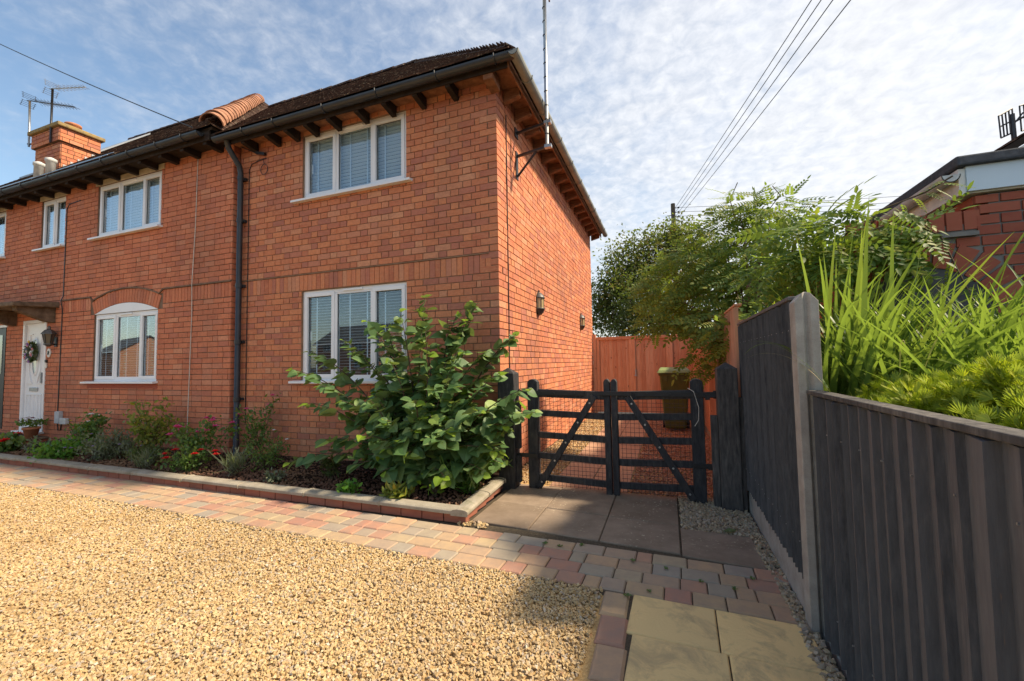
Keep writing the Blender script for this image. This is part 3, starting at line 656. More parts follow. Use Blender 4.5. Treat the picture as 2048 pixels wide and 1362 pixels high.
# arch over the ground floor window
ac = (-6.925, 2.50); hw = .885; rise = .165; AR = (hw*hw+rise*rise)/(2*rise); acz = 2.34+rise-AR; ARO = AR+.235
half = math.asin(hw/AR)
tb = cut(courses(X0, X1, 0, 4.80, 'stretch'), holes)
def clip_arch(bl):
    o = []; ux = ac[0]; ho = (ARO)*math.sin(half)+.02
    for a, b, z0, z1 in bl:
        zm = (z0+z1)/2
        if zm < 2.34-.03 or zm > acz+ARO or b < ux-ho or a > ux+ho: o.append([a, b, z0, z1]); continue
        e = math.sqrt(max(0, ARO**2-(zm-acz)**2)); e = min(e, ho)
        if a < ux-e-.02: o.append([a, min(b, ux-e), z0, z1])
        if b > ux+e+.02: o.append([max(a, ux+e), b, z0, z1])
    return o
STL = 2.655
solr = [(-8.85, -7.93), (-5.92, X1)]
tb = cut(clip_arch(tb), [(a, b, 2.42, STL+.02) for a, b in solr])
for a, b in solr: tb += [[x, min(x+.0765, b), 2.425, STL] for x in np.arange(a, b-.02, .0765)]
lay(tw_, tb, ((0, FY, 0), (1, 0, 0), (0, -1, 0)), 'brick_red', 240, 'brick_field')
# return of the wall beside the down pipe
rb = courses(0, .19, 0, 4.80, 'stretch')
lay(tw_, [[a, b, z0, z1] for a, b, z0, z1 in rb], ((X1, FY+.002, 0), (0, 1, 0), (1, 0, 0)), 'brick_red', 0, 'return_bricks', .02)
nv = 25
for i in range(nv):
    an = -half+2*half*(i+.5)/nv; wi = 2*half*AR/nv*.84; wo = 2*half*ARO/nv*.86; c, s = math.cos(an), math.sin(an)
    q = lambda r, w, y: (ac[0]+s*r+c*w/2, y, acz+c*r-s*w/2)
    MB().hexa([q(AR+.004, -wi, FY), q(AR+.004, wi, FY), q(AR+.004, wi, FY+.05), q(AR+.004, -wi, FY+.05)], [q(ARO, -wo, FY), q(ARO, wo, FY), q(ARO, wo, FY+.05), q(ARO, -wo, FY+.05)]).build('arch_brick', 'brick_red', T)
path = [(-8.85, STL+.012), (ac[0]-ARO*math.sin(half)-.06, STL+.012)]+[(ac[0]+math.sin(t)*(ARO+.018), acz+math.cos(t)*(ARO+.018)) for t in np.linspace(-half*.94, half*.94, 17)]+[(ac[0]+ARO*math.sin(half)+.06, STL+.012), (X1-.004, STL+.012)]
sc_ = MB()
for (a, za), (b, zb) in zip(path[:-1], path[1:]): sc_.hexa([(a, FY-.02, za-.011), (b, FY-.02, zb-.011), (b, FY+.03, zb-.011), (a, FY+.03, za-.011)], [(a, FY-.02, za+.011), (b, FY-.02, zb+.011), (b, FY+.03, zb+.011), (a, FY+.03, za+.011)])
sc_.build('string_course', 'mortar_dark', T)
w = window(T, *AW, FY+.03, [-7.2, -6.53], [1, 0, 1], sill=(.19, .05))
arcp = [(ac[0]+math.sin(t)*AR*.999, acz+math.cos(t)*AR*.999) for t in np.linspace(-half, half, 19)]
MB().prism([(-7.81, 2.342)]+arcp[1:-1]+[(-6.04, 2.342)], 1, FY+.004, FY+.0095).build('arch_panel', 'upvc', w)
window(T, *UL, FY+.03, [-7.18, -6.55], [1, 0, 1], sill=(.12, .06), closed=True)
window(T, *US, FY+.03, [-9.24], [1, 0], sill=(.1, .05), top=False, closed=True)
window(T, *UF, FY+.03, [-11.7], [1, 1], sill=(.1, .06), top=False)
plain('lintel', (.50, .42, .30), .9, .2, 7, .25)
for (a, b, c, d) in (UL, US, UF): MB().box(a-.06, b+.08, FY-.012, FY+.04, d+.001, d+.088).build('lintel', 'lintel', T)
MB().box(-7.95, -6.0, FY-.004, FY+.03, 1.03, 1.105).build('sill_tiles', 'brick_dark', T)
# white front door
dr = MB().box(-10.165, -10.105, FY-.01, FY+.06, .2, 2.345).box(-9.39, -9.33, FY-.01, FY+.06, .2, 2.345).box(-10.105, -9.39, FY-.01, FY+.06, 2.285, 2.345).box(-10.21, -9.29, FY-.10, FY+.05, .165, .2).build('front_door', 'upvc', T, .004)
lf = MB().box(-10.10, -9.395, FY+.025, FY+.06, .205, 2.28)
lf = lf.build('door_leaf', 'upvc', dr)
cxd = -9.748
def oval(cx_, cz_, a, b, n=28): return [(cx_+a*math.cos(t), cz_+b*math.sin(t)) for t in np.linspace(0, 2*math.pi, n, endpoint=False)]
MB().prism(oval(cxd, 1.63, .085, .335), 1, FY+.016, FY+.022).build('oval_glass', 'glass', dr)
ov = MB(); p1, p2 = oval(cxd, 1.63, .085, .335), oval(cxd, 1.63, .125, .385); n = 28
ov.add([(x, FY+.008, z) for x, z in p1]+[(x, FY+.02, z) for x, z in p2], [(i, (i+1) % n, (i+1) % n+n, i+n) for i in range(n)])
ov.build('oval_moulding', 'upvc', dr)
pn = MB()
for x in (-10.0, -9.88, -9.745, -9.61, -9.49): pn.box(x-.012, x+.012, FY+.010, FY+.026, .32, .88)
pn.box(-10.02, -9.47, FY+.012, FY+.026, .885, .905).box(-10.02, -9.83, FY+.012, FY+.026, 1.10, 1.12).box(-9.67, -9.47, FY+.012, FY+.026, 1.10, 1.12).box(-10.02, -9.86, FY+.012, FY+.026, 2.06, 2.08).box(-9.64, -9.47, FY+.012, FY+.026, 2.06, 2.08)
for sx in (-1, 1): pn.beam((cxd+sx*.10, FY+.018, 1.12), (cxd+sx*.20, FY+.018, 1.35), .016, .02, (0, 1, 0)).box(cxd+sx*.20-.01, cxd+sx*.20+.01, FY+.012, FY+.026, 1.35, 2.06)
pn.build('door_panels', 'upvc', dr)
MB().box(cxd-.14, cxd+.14, FY+.004, FY+.026, .96, 1.03).build('letter_plate', 'galvanised', dr, .006)
MB().box(-9.46, -9.43, FY-.02, FY+.026, 1.12, 1.32).build('door_handle', 'galvanised', dr)
# dark door of the next home, seen by its edge
bd = MB().box(-10.88, -10.82, FY-.008, FY+.06, .2, 2.25).box(-11.75, -10.88, FY+.02, FY+.06, .2, 2.25).build('dark_door', 'black_plastic', T); MB().box(-11.6, -11.0, FY+.012, FY+.02, 1.3, 2.1).build('door_glass', 'glass', bd)
MB().box(-11.8, -10.78, FY-.01, FY+.05, 2.252, 2.30).build('door_head', 'upvc', bd)
# canopy slab on two brackets
cn = MB().hexa([(-11.9, FY-.62, 2.55), (-8.93, FY-.62, 2.50), (-8.93, FY+.02, 2.54), (-11.9, FY+.02, 2.58)], [(-11.9, FY-.62, 2.64), (-8.93, FY-.62, 2.58), (-8.93, FY+.02, 2.65), (-11.9, FY+.02, 2.70)]).build('door_canopy', 'canopy_stone', T, .02)
for x in (-9.10, -10.48):
    MB().prism([(FY+.01, 2.26), (FY-.12, 2.27), (FY-.52, 2.44), (FY-.52, 2.53), (FY+.01, 2.55)], 0, x-.09, x+.05).build('canopy_bracket', 'canopy_stone', cn, .008)
# roof
TK = .948; TE = 4.92; tz = lambda y: TE+TK*(y+.40)
tr_ = MB().add([(X0,-.40,TE),(-4.38,-.40,TE),(-8.05,3.27,tz(3.27)),(X0,3.27,tz(3.27)),(-4.38,6.94,TE),(X0,6.94,TE)], [(0,1,2,3),(1,4,2),(3,2,4,5)]).build('roof', 'timber_dark', T)
s2 = tr_.modifiers.new('thick', 'SOLIDIFY'); s2.thickness = .04; s2.offset = -1
tsl = math.hypot(1, TK)
tile_slope(tr_, (X0, -.42, TE), (-4.40, -.42, TE), (0, 1, TK), 3.67*tsl, lambda t: (0, -4.40-X0-t/tsl))
tile_slope(tr_, (-4.36, -.42, TE), (-4.36, 6.96, TE), (-1, 0, TK), 3.67*tsl, lambda t: (t/tsl, 7.38-t/tsl))
ridge_run(tr_, (X0, 3.27, tz(3.27)+.0), (-8.05, 3.27, tz(3.27)), .10, 6, 'roof_tile')
# big half-round hip tiles between the two roofs
ridge_run(tr_, (-4.36, -.42, TE+.03), (-8.0, 3.22, tz(3.22)+.04), .15, 10, 'hip_clay', 'hip_tile', .27)
gutter(T, (X0, -.455, 4.845), (-4.55, -.455, 4.845), clips=[.9, 1.9, 2.9, 3.4, 4.1, 5.0, 5.9, 6.6, 7.3, 8.0, 8.6])
MB().box(X0, -4.45, -.392, -.372, 4.74, 4.88).build('fascia_board', 'timber_dark', T)
MB().box(X0, -4.36, -.37, FY-.002, 4.80, 4.83).build('soffit', 'timber_dark', T)
for x in np.arange(-12.9, -4.4, .52): MB().box(x-.04, x+.04, -.37, FY-.002, 4.70, 4.799).build('rafter_end', 'timber_dark', T)
# wire guard along the eaves tiles
gm = MB()
for x in np.arange(-13.3, -7.2, .06): gm.beam((x, -.36, TE+.085), (x, -.19, TE+.085+.17*TK), .012, .012)
for yy_ in (-.36, -.28, -.19): gm.beam((-13.3, yy_, TE+.097+(yy_+.36)*TK), (-7.2, yy_, TE+.097+(yy_+.36)*TK), .010, .010)
gm.build('eaves_guard', 'galvanised', T)
# pale panels lying on the far roof
plain('panel_grey', (.30, .33, .37), .35, .5, 3, .1)
MB().hexa([(-13.4, .9, tz(.9)+.06), (-11.35, .9, tz(.9)+.06), (-11.35, 2.6, tz(2.6)+.06), (-13.4, 2.6, tz(2.6)+.06)], [(-13.4, .9, tz(.9)+.10), (-11.35, .9, tz(.9)+.10), (-11.35, 2.6, tz(2.6)+.10), (-13.4, 2.6, tz(2.6)+.10)]).build('roof_panel', 'panel_grey', T)
# chimney
ch = MB().box(-10.99, -10.01, .27, .85, 5.3, 6.45).build('chimney', 'mortar_dark', T)
def stack(x0, x1, y0, y1, z0, z1, nm):
    M, Tt = [], []
    for face in range(2):
        L0, L1 = (x0, x1) if face == 0 else (y0, y1)
        for a, b, q0, q1 in courses(L0, L1, z0, z1, 'mixed'):
            w, h = b-a-.012, q1-q0-.012
            if face == 0: M.append(np.diag([w, .02, h])); Tt.append(((a+b)/2, y0, (q0+q1)/2))
            else: M.append(np.diag([.02, w, h])); Tt.append((x1, (a+b)/2, (q0+q1)/2))
    mesh_inst(nm, CUBE_V, CUBE_F, np.array(M), np.array(Tt), 'brick_orange', ch, 'stuff')
stack(-10.99, -10.01, .27, .85, 5.3, 6.18, 'brick_courses')
MB().box(-11.04, -9.96, .22, .90, 6.18, 6.47).build('chimney_collar', 'mortar_dark', ch); stack(-11.04, -9.96, .22, .90, 6.18, 6.47, 'collar_bricks')
MB().box(-11.10, -9.90, .16, .96, 6.475, 6.56).build('chimney_cap', 'weathered_cap', ch, .02)
MB().lathe((-10.28, .56, 6.56), [(.13, 0), (.125, .14), (.14, .15), (.14, .19), (.10, .19)], 16).build('chimney_pot', 'terracotta', ch, 0, True)
lead = MB()
for i in range(5): y0_ = .30+i*.115; lead.box(-9.998, -9.985, y0_, y0_+.10, tz(y0_)-.02, tz(y0_)+.11)
lead.build('flashing', 'galvanised', ch)
for i, (x, y_) in enumerate(((onY(101, 350, -.28)[0], -.28), (onY(77, 358, -.28)[0], -.28))):
    MB().lathe((x, y_, 4.98), [(.07, 0), (.07, .30), (.085, .31), (.085, .36), (.03, .39)], 14).build('roof_vent', 'vent_grey', T, 0, True)
# cables, meter boxes on the wall
cable(T, [(-5.13, FY-.006, 4.72), (-5.15, FY-.008, 3.6), (-5.17, FY-.03, 2.68), (-5.19, FY-.008, 2.2), (-5.24, FY-.006, .3)], .006, 'cable_white')
cable(T, [(-8.36, FY-.006, 4.52), (-8.72, FY-.006, 4.50), (-8.79, FY-.008, 4.42), (-8.8, FY-.008, 2.75), (-8.81, FY-.035, 2.66), (-8.81, FY-.008, 2.5), (-8.84, FY-.008, .42), (-8.80, FY-.01, .25), (-8.72, FY-.01, .25), (-8.70, FY-.01, .38)], .008, 'black_plastic')
MB().box(-8.80, -8.66, FY-.07, FY-.002, .38, .60).build('meter_box', 'meter_grey', T, .01)
MB().box(-8.655, -8.46, FY-.06, FY-.002, .37, .48).build('outdoor_socket', 'vent_grey', T, .01)
MB().box(-9.305, -9.255, FY-.025, FY-.002, 1.40, 1.50).build('doorbell', 'plaque', T, .004)
MB().box(-9.300, -9.250, FY-.03, FY-.002, 1.51, 1.56).build('bell_camera', 'black_plastic', T, .004)
pq = MB().prism(oval(-9.205, 1.69, .062, .085), 1, FY-.016, FY-.002).build('number_plaque', 'plaque', T)
gl_ = MB(); yq = FY-.019
for a, b in (((-9.235, 1.65), (-9.225, 1.725)), ((-9.225, 1.725), (-9.21, 1.66)), ((-9.21, 1.66), (-9.19, 1.73)), ((-9.19, 1.73), (-9.178, 1.70)), ((-9.178, 1.70), (-9.20, 1.65))): gl_.beam((a[0], yq, a[1]), (b[0], yq, b[1]), .008, .004, (0, 1, 0))
gl_.build('painted_numeral', 'black_plastic', pq)

# ------------------------------------------------------------ step, kerb, bed
stp = thing('door_step', 'low brick step with worn stone top below the white door', 'step', (-9.9, -.4, 0))
MB().box(-11.6, -9.14, -.62, -.115, -.06, .085).build('riser', 'brick_dark', stp)
MB().box(-11.62, -9.10, -.66, -.105, .086, .125).build('tread', 'canopy_stone', stp, .01)
kb = thing('bed_kerb', 'low brick kerb with mossy concrete coping around the flower bed', 'kerb', (-3, -1.3, 0))
bl = []
x = -8.75
kbm = raw_mesh('brick', CUBE_V*V(.208, .07, .07), CUBE_F, 'brick_kerb')
while x < .12: place('brick', kbm, kb, rotz(np.array(random.gauss(0, .01))), V(x+.105, -1.245, .03)); x += .218
y = -1.20
while y < -.28: place('brick', kbm, kb, rotz(np.array(math.pi/2-.06+random.gauss(0, .01))), V(.115-(y+1.2)*.05, y+.1, .03)); y += .218
def coping(a, b, w=.145):
    a, b = V(*a), V(*b); d = (b-a)/np.linalg.norm(b-a); s_ = np.cross(d, V(0, 0, 1)); m = MB()
    pr = [(-w/2, .068), (w/2, .068), (w/2, .098), (w*.36, .108), (w*.1, .113), (-w*.15, .113), (-w*.4, .106), (-w/2, .095)]
    n = len(pr); m.add([p+s_*u+V(0, 0, z) for p in (a, b) for u, z in pr], [tuple(range(n)), tuple(range(2*n-1, n-1, -1))]+[(i, (i+1) % n, (i+1) % n+n, i+n) for i in range(n)])
    return m.build('coping_stone', 'coping', kb, .006)
x = -8.8
for L in (.9, .9, .88, .92, .9, .9, .9, .91, .9, .84): coping((x, -1.235, random.uniform(0, .006)), (x+L-.008, -1.235+random.gauss(0, .004), 0)); x += L
coping((.13, -1.31, 0), (.105, -.78, .004)); coping((.105, -.772, .002), (.08, -.28, .004))
bs = MB()
nx, ny = 70, 12
gv = [(-8.8+8.85*i/nx, -1.17+1.175*j/ny, .055+random.gauss(0, .010)+.03*(j/ny)) for j in range(ny+1) for i in range(nx+1)]
bs.add(gv, [(j*(nx+1)+i, j*(nx+1)+i+1, (j+1)*(nx+1)+i+1, (j+1)*(nx+1)+i) for j in range(ny) for i in range(nx)])
bso = bs.build('flower_bed', 'soil'); struct(bso)
P = rng.uniform((-8.6, -1.15), (.03, -.02), (9000, 2)); scatter('bark_mulch', 'dark reddish mulch chips covering the flower bed', 'mulch', P, .026, (.06, .085), None, .5, 'mulch')

# ------------------------------------------------------------ gate
GY = -.11
def gate(name, label, x0, x1, hinge_left):
    """five-bar gate leaf: two stiles, five rails, a brace, wire mesh and strap hinges"""
    gt = thing(name, label, 'gate', ((x0+x1)/2, GY, .0), 'pair of gate leaves')
    sw_ = .115; mw = .062
    hs = (x0, x0+sw_) if hinge_left else (x1-sw_, x1); ms = (x1-mw, x1) if hinge_left else (x0, x0+mw)
    for (a, b), wide in ((hs, 1), (ms, 0)):
        zt = 1.17; c = (a+b)/2
        MB().prism([(a, .0), (b, .0), (b, zt-.03), ((b+c)/2, zt-.006), (c, zt), ((a+c)/2, zt-.006), (a, zt-.03)], 1, GY-.045, GY+.04).build('stile', 'gate_wood', gt, .006)
    a, b = (hs[1], ms[0]) if hinge_left else (ms[1], hs[0])
    zs = [(.975, 1.06), (.77, .835), (.535, .60), (.315, .38), (.085, .15)]
    sag = -.02 if hinge_left else .0
    for q0, q1 in zs:
        dl, dr_ = (0, -.022) if hinge_left else (-.022, 0)
        MB().hexa([(a, GY-.025, q0+dl), (b, GY-.025, q0+dr_), (b, GY+.015, q0+dr_), (a, GY+.015, q0+dl)], [(a, GY-.025, q1+dl), (b, GY-.025, q1+dr_), (b, GY+.015, q1+dr_), (a, GY+.015, q1+dl)]).build('rail', 'gate_wood', gt, .004)
    p, q = ((a+.0, .02), (b-.10, .99)) if hinge_left else ((b-.0, .02), (a+.10, .99))
    br = MB().beam((p[0], GY-.042, p[1]), (q[0], GY-.042, q[1]), .066, .03, (0, 1, 0)).build('brace', 'gate_wood', gt, .004)
    for t in (.06, .3, .5, .72, .93):
        c = (p[0]+(q[0]-p[0])*t, GY-.059, p[1]+(q[1]-p[1])*t); MB().tube([c, (c[0], c[1]-.006, c[2])], .010, 8).build('bolt_head', 'galvanised', br)
    wm = MB()
    for x in np.arange(a+.03, b-.01, .0425): wm.beam((x+random.gauss(0, .002), GY+.024, .02), (x+random.gauss(0, .002), GY+.024, .97), .0032, .0032, (0, 1, 0))
    for z in np.arange(.03, .96, .0425): wm.beam((a+.02, GY+.027, z+random.gauss(0, .002)), (b-.01, GY+.027, z+random.gauss(0, .002)), .0032, .0032)
    wm.build('wire_mesh', 'dark_metal', gt)
    # strap hinge along the top rail, short one below
    s = 1 if hinge_left else -1; e = x0 if hinge_left else x1
    hg = MB().box(min(e-s*.11, e+s*.62), max(e-s*.11, e+s*.62), GY-.056, GY-.048, .995, 1.045).build('strap_hinge', 'iron_black', gt, .003)
    for t in (.06, .3, .52): MB().tube([(e+s*t, GY-.056, 1.02), (e+s*t, GY-.066, 1.02)], .013, 8).build('coach_bolt', 'iron_black', hg)
    MB().tube([(e-s*.10, GY-.03, .98), (e-s*.10, GY-.03, 1.055)], .014, 8).build('hinge_pin', 'iron_black', hg)
    MB().box(min(e-s*.12, e+s*.11), max(e-s*.12, e+s*.11), GY-.056, GY-.047, .325, .37).build('strap_hinge', 'iron_black', gt, .003)
    return gt
gL = gate('wooden_gate', 'dark timber gate leaf hinged beside the house corner', .375, 1.262, True)
gR = gate('wooden_gate', 'dark timber gate leaf hinged on the grey post by the black fence', 1.272, 2.135, False)
MB().box(1.15, 1.47, GY-.068, GY-.058, 1.0, 1.045).build('latch_bar', 'iron_black', gR, .003)
cable(gR, [(2.0, GY-.06, 1.08), (2.05, GY-.075, 1.05), (2.09, GY-.075, .9), (2.085, GY-.07, .78), (2.05, GY-.05, .72)], .003, 'cable_white', 'loop_of_string')
gp = thing('gate_post', 'black square gate post with pointed cap at the house corner', 'post', (.155, -.15, 0))
def pointed_post(parent, x0, x1, y0, y1, zt, zp, mat):
    c = ((x0+x1)/2, (y0+y1)/2, zp); m = MB().add([(x0,y0,-.05),(x1,y0,-.05),(x1,y1,-.05),(x0,y1,-.05),(x0,y0,zt),(x1,y0,zt),(x1,y1,zt),(x0,y1,zt),c], [(0,3,2,1),(0,1,5,4),(1,2,6,5),(2,3,7,6),(3,0,4,7),(4,5,8),(5,6,8),(6,7,8),(7,4,8)])
    return m.build('shaft', mat, parent, .006)
pointed_post(gp, .06, .25, -.24, -.06, 1.235, 1.30, 'gate_wood')
MB().box(.252, .30, -.20, -.14, .42, .92).box(.252, .30, -.2, -.14, .06, .34).build('packing_strip', 'gate_wood', gp, .004)
gp2 = thing('gate_post', 'weathered grey gate post with dark cap beside the black fence', 'post', (2.33, -.2, 0))
pointed_post(gp2, 2.245, 2.415, -.29, -.11, 1.265, 1.325, 'post_wood')
MB().box(2.185, 2.243, -.24, -.16, -.02, .83).build('packing_board', 'post_wood', gp2, .004)
MB().box(2.417, 2.455, -.26, -.14, -.02, 1.0).build('packing_board', 'post_wood', gp2, .004)
for z in (.35, 1.0): MB().tube([(2.14, -.16, z), (2.25, -.16, z)], .012, 6).box(2.15, 2.19, -.175, -.14, z-.03, z+.02).build('hinge_pin', 'iron_black', gp2)
for z in (.35, 1.0): MB().tube([(.245, -.14, z), (.39, -.14, z)], .012, 6).build('hinge_pin', 'iron_black', gp)

# ------------------------------------------------------------ black fence with concrete posts
FX = 2.48
def feather_fence(name, label, y0, y1, zb, zt, x, mat, bw, cap, gravel_board, face=-1, overlap=True, group=None):
    f_ = thing(name, label, 'fence', (x, (y0+y1)/2, 0), group)
    n = int(round((y1-y0)/bw)); ed = [0.]
    for i in range(n): ed.append(ed[-1]+random.uniform(.84, 1.16))
    ed = [y0+(y1-y0)*e/ed[-1] for e in ed]
    for i in range(n):
        ya, yb = ed[i], ed[i+1]+random.uniform(.010, .020); j = random.gauss(0, .003); lean = random.gauss(0, .003); zr = zt-abs(random.gauss(0, .004))
        # wedge board, thick edge over the thin edge of its neighbour
        bo = MB().hexa([(x-.030+j, ya+lean, zb), (x+.006, ya+lean, zb), (x+.006, yb+lean, zb), (x-.001+j, yb+lean, zb)], [(x-.030+j, ya-lean, zr), (x+.006, ya-lean, zt), (x+.006, yb-lean, zt), (x-.001+j, yb-lean, zr)]).build('board', mat, f_)
        if i % 2 == 0 and mat == 'fence_black':
            for z in (zb+.18, zt-.16): MB().box(x-.0285+j, x-.022+j, ya+lean*0+.022, ya+.027, z-.0025, z+.0025).build('nail_head', 'galvanised', bo)
    for z in (zb+.15, zt-.2): MB().box(x+.008, x+.045, y0, y1, z, z+.07).build('arris_rail', mat, f_)
    if cap: MB().box(x-.03, x+.035, y0-.002, y1+.002, zt+.003, zt+.024).build('cap_rail', cap, f_, .004)
    if gravel_board:
        MB().box(x-.012, x+.035, y0, y1, -.06, zb-.004).build('gravel_board', 'concrete', f_, .006)
    return f_
feather_fence('boarded_fence', 'black overlapping-board fence panel between concrete posts, taller one beside the gate', -1.90, -.12, .20, 1.66, FX, 'fence_black', .062, 'fence_black', True)
feather_fence('boarded_fence', 'low black fence panel of wide boards below the golden conifer', -4.6, -2.03, .02, 1.165, FX+.03, 'fence_black', .088, 'post_wood', True)
def conc_post(label, y0, y1, x0, x1, zt):
    c = thing('concrete_post', label, 'post', ((x0+x1)/2, (y0+y1)/2, 0))
    w = (y1-y0)
    prof = [(x0, y0), (x0, y1), (x0+.035, y1), (x0+.05, y1-.02), (x1-.05, y1-.02), (x1-.035, y1), (x1, y1), (x1, y0), (x1-.035, y0), (x1-.05, y0+.02), (x0+.05, y0+.02), (x0+.035, y0)]
    m = MB(); n = len(prof); m.add([(x, y_, -.05) for x, y_ in prof]+[(x, y_, zt-(.05*((x-(x0+x1)/2)/(.5*(x1-x0)))**2)) for x, y_ in prof], [tuple(range(n)), tuple(range(2*n-1, n-1, -1))]+[(i, i+n, (i+1) % n+n, (i+1) % n) for i in range(n)])
    m.build('shaft', 'concrete', c, .006); return c
conc_post('tall concrete fence post between the low and the high black panels', -2.025, -1.925, FX-.03, FX+.075, 1.69)
conc_post('slim concrete post at the far end of the black panel', -.12, -.01, FX-.0, FX+.09, 1.62)
# orange fence along the side passage and across its end
feather_fence('orange_fence', 'orange timber fence running behind the wheelie bin', .0, 6.45, .12, 1.86, FX+.0, 'fence_orange', .105, 'fence_orange', True)
for y_, pl_ in ((1.15, 'beside the climber stem'), (2.35, 'between the climber stem and the bin'), (4.6, 'directly behind the wheelie bin')):
    MB().box(FX-.09, FX-.018, y_, y_+.08, -.03, 1.9).build('fence_post', 'fence_orange', None, .004, loc=(FX-.05, y_+.04, 0)); o = COL.objects[-1]
    tag(o, 'timber post against the orange passage fence '+pl_, 'post', 'posts of the orange fence')
bf = thing('rear_gate', 'orange boarded gate and panel closing the end of the passage', 'gate', (1.2, 6.5, 0))
for x0, x1 in ((.10, .985), (.995, 1.87), (1.88, 2.47)):
    x = x0+.0
    while x < x1-.02:
        xe = min(x+.105, x1); MB().hexa([(x, 6.502, .05), (xe, 6.524, .05), (xe, 6.54, .05), (x, 6.54, .05)], [(x, 6.502, 1.95), (xe, 6.524, 1.95), (xe, 6.54, 1.95), (x, 6.54, 1.95)]).build('board', 'fence_orange', bf); x += .105
    MB().box(x0-.005, x1+.005, 6.47, 6.5, 1.90, 1.975).box(x0-.005, x0+.07, 6.475, 6.499, .05, 1.90).box(x1-.07, x1+.005, 6.475, 6.499, .05, 1.90).build('frame', 'fence_orange', bf, .003)
MB().box(1.05, 1.08, 6.44, 6.47, 1.0, 1.13).tube([(1.04, 6.44, .98), (1.09, 6.44, .98)], .02, 8).build('latch', 'galvanised', bf)
MB().box(.01, .09, 6.45, 6.53, -.03, 2.05).build('gate_post', 'fence_orange', bf)

# ------------------------------------------------------------ wheelie bin
bn = thing('wheelie_bin', 'olive green wheelie bin standing against the orange fence', 'bin', (1.93, 4.15, 0))
def taper(x0, x1, y0, y1, z0, X0_, X1_, Y0_, Y1_, z1): return MB().hexa([(x0,y0,z0),(x1,y0,z0),(x1,y1,z0),(x0,y1,z0)], [(X0_,Y0_,z1),(X1_,Y0_,z1),(X1_,Y1_,z1),(X0_,Y1_,z1)])
taper(1.745, 2.12, 3.98, 4.42, .06, 1.67, 2.20, 3.86, 4.50, 1.10).build('body', 'bin_green', bn, .03)
MB().box(1.655, 2.215, 3.845, 4.515, 1.06, 1.10).build('rim', 'bin_green', bn, .01)
ld = MB().hexa([(1.62, 3.80, 1.105), (2.24, 3.80, 1.105), (2.24, 4.53, 1.105), (1.62, 4.53, 1.105)], [(1.66, 3.86, 1.17), (2.20, 3.86, 1.17), (2.18, 4.50, 1.21), (1.68, 4.50, 1.21)]).build('lid', 'bin_lid', bn, .02)
for x in (1.78, 2.08): MB().box(x-.03, x+.03, 3.85, 3.87, .96, 1.06).build('rib', 'bin_green', bn)
for x in (1.70, 2.13): MB().tube([(x, 4.48, .10), (x+.06, 4.48, .10)], .10, 16).build('wheel', 'black_plastic', bn)
MB().tube([(1.7, 4.55, 1.06), (2.16, 4.55, 1.06)], .016, 8).build('handle', 'bin_green', bn)

# ------------------------------------------------------------ lamps
def half_lantern(label, y, z):
    t_ = thing('wall_lantern', label, 'lamp', (.01, y, z), 'half lanterns on the side wall')
    def halfl(prof, n=8):
        m = MB(); m.add([(.012+r*math.sin(math.pi*k/n), y+r*math.cos(math.pi*k/n), z+q) for r, q in prof for k in range(n+1)], [(i*(n+1)+k, i*(n+1)+k+1, (i+1)*(n+1)+k+1, (i+1)*(n+1)+k) for i in range(len(prof)-1) for k in range(n)]); return m
    halfl([(.02, .40), (.022, .375), (.012, .37), (.05, .355), (.085, .31), (.098, .285), (.10, .275), (.08, .272)]).build('cap', 'lamp_metal', t_, 0, True)
    halfl([(.08, .272), (.08, .125)], 8).build('glass', 'lamp_glass', t_)
    halfl([(.08, .125), (.098, .12), (.098, .108), (.085, .10), (.075, .06), (.045, .03), (.012, .012)]).build('base', 'lamp_metal', t_, 0, True)
    for k in (0, 2, 4, 6, 8): a = math.pi*k/8; MB().beam((.012+.083*math.sin(a), y+.083*math.cos(a), z+.12), (.012+.083*math.sin(a), y+.083*math.cos(a), z+.275), .008, .008, (1, .3, 0)).build('bar', 'lamp_metal', t_)
    MB().box(.002, .014, y-.05, y+.05, z+.05, z+.33).build('back_plate', 'lamp_metal', t_)
half_lantern('half lantern on sunlit side wall, the one nearer the front corner', 1.58, 2.05)
half_lantern('half lantern on sunlit side wall, the one towards the rear fence', 4.92, 2.05)
pl = thing('porch_lantern', 'black tapered lantern on the wall right of the white door', 'lamp', (-8.98, -.22, 1.8))
def frust(c, r0, z0, r1, z1, n=6): return MB().lathe(c, [(r0, z0), (r1, z1)], n)
frust((-8.98, -.21, 0), .055, 1.86, .082, 2.03).build('glass', 'lamp_smoked', pl)
for k in range(6): a = 2*math.pi*k/6; MB().beam((-8.98+.057*math.cos(a), -.21+.057*math.sin(a), 1.86), (-8.98+.084*math.cos(a), -.21+.084*math.sin(a), 2.03), .009, .009).build('bar', 'iron_black', pl)
MB().lathe((-8.98, -.21, 0), [(.108, 2.03), (.105, 2.045), (.062, 2.105), (.022, 2.13), (.022, 2.17), (.012, 2.185)], 6).build('roof', 'lamp_metal', pl)
MB().lathe((-8.98, -.21, 0), [(.02, 1.80), (.045, 1.82), (.068, 1.838), (.068, 1.86)], 6).build('base', 'lamp_metal', pl)
MB().box(-9.02, -8.94, -.118, -.102, 1.8, 1.98).beam((-8.98, -.11, 1.85), (-8.98, -.19, 1.83), .025, .025).build('bracket', 'iron_black', pl)

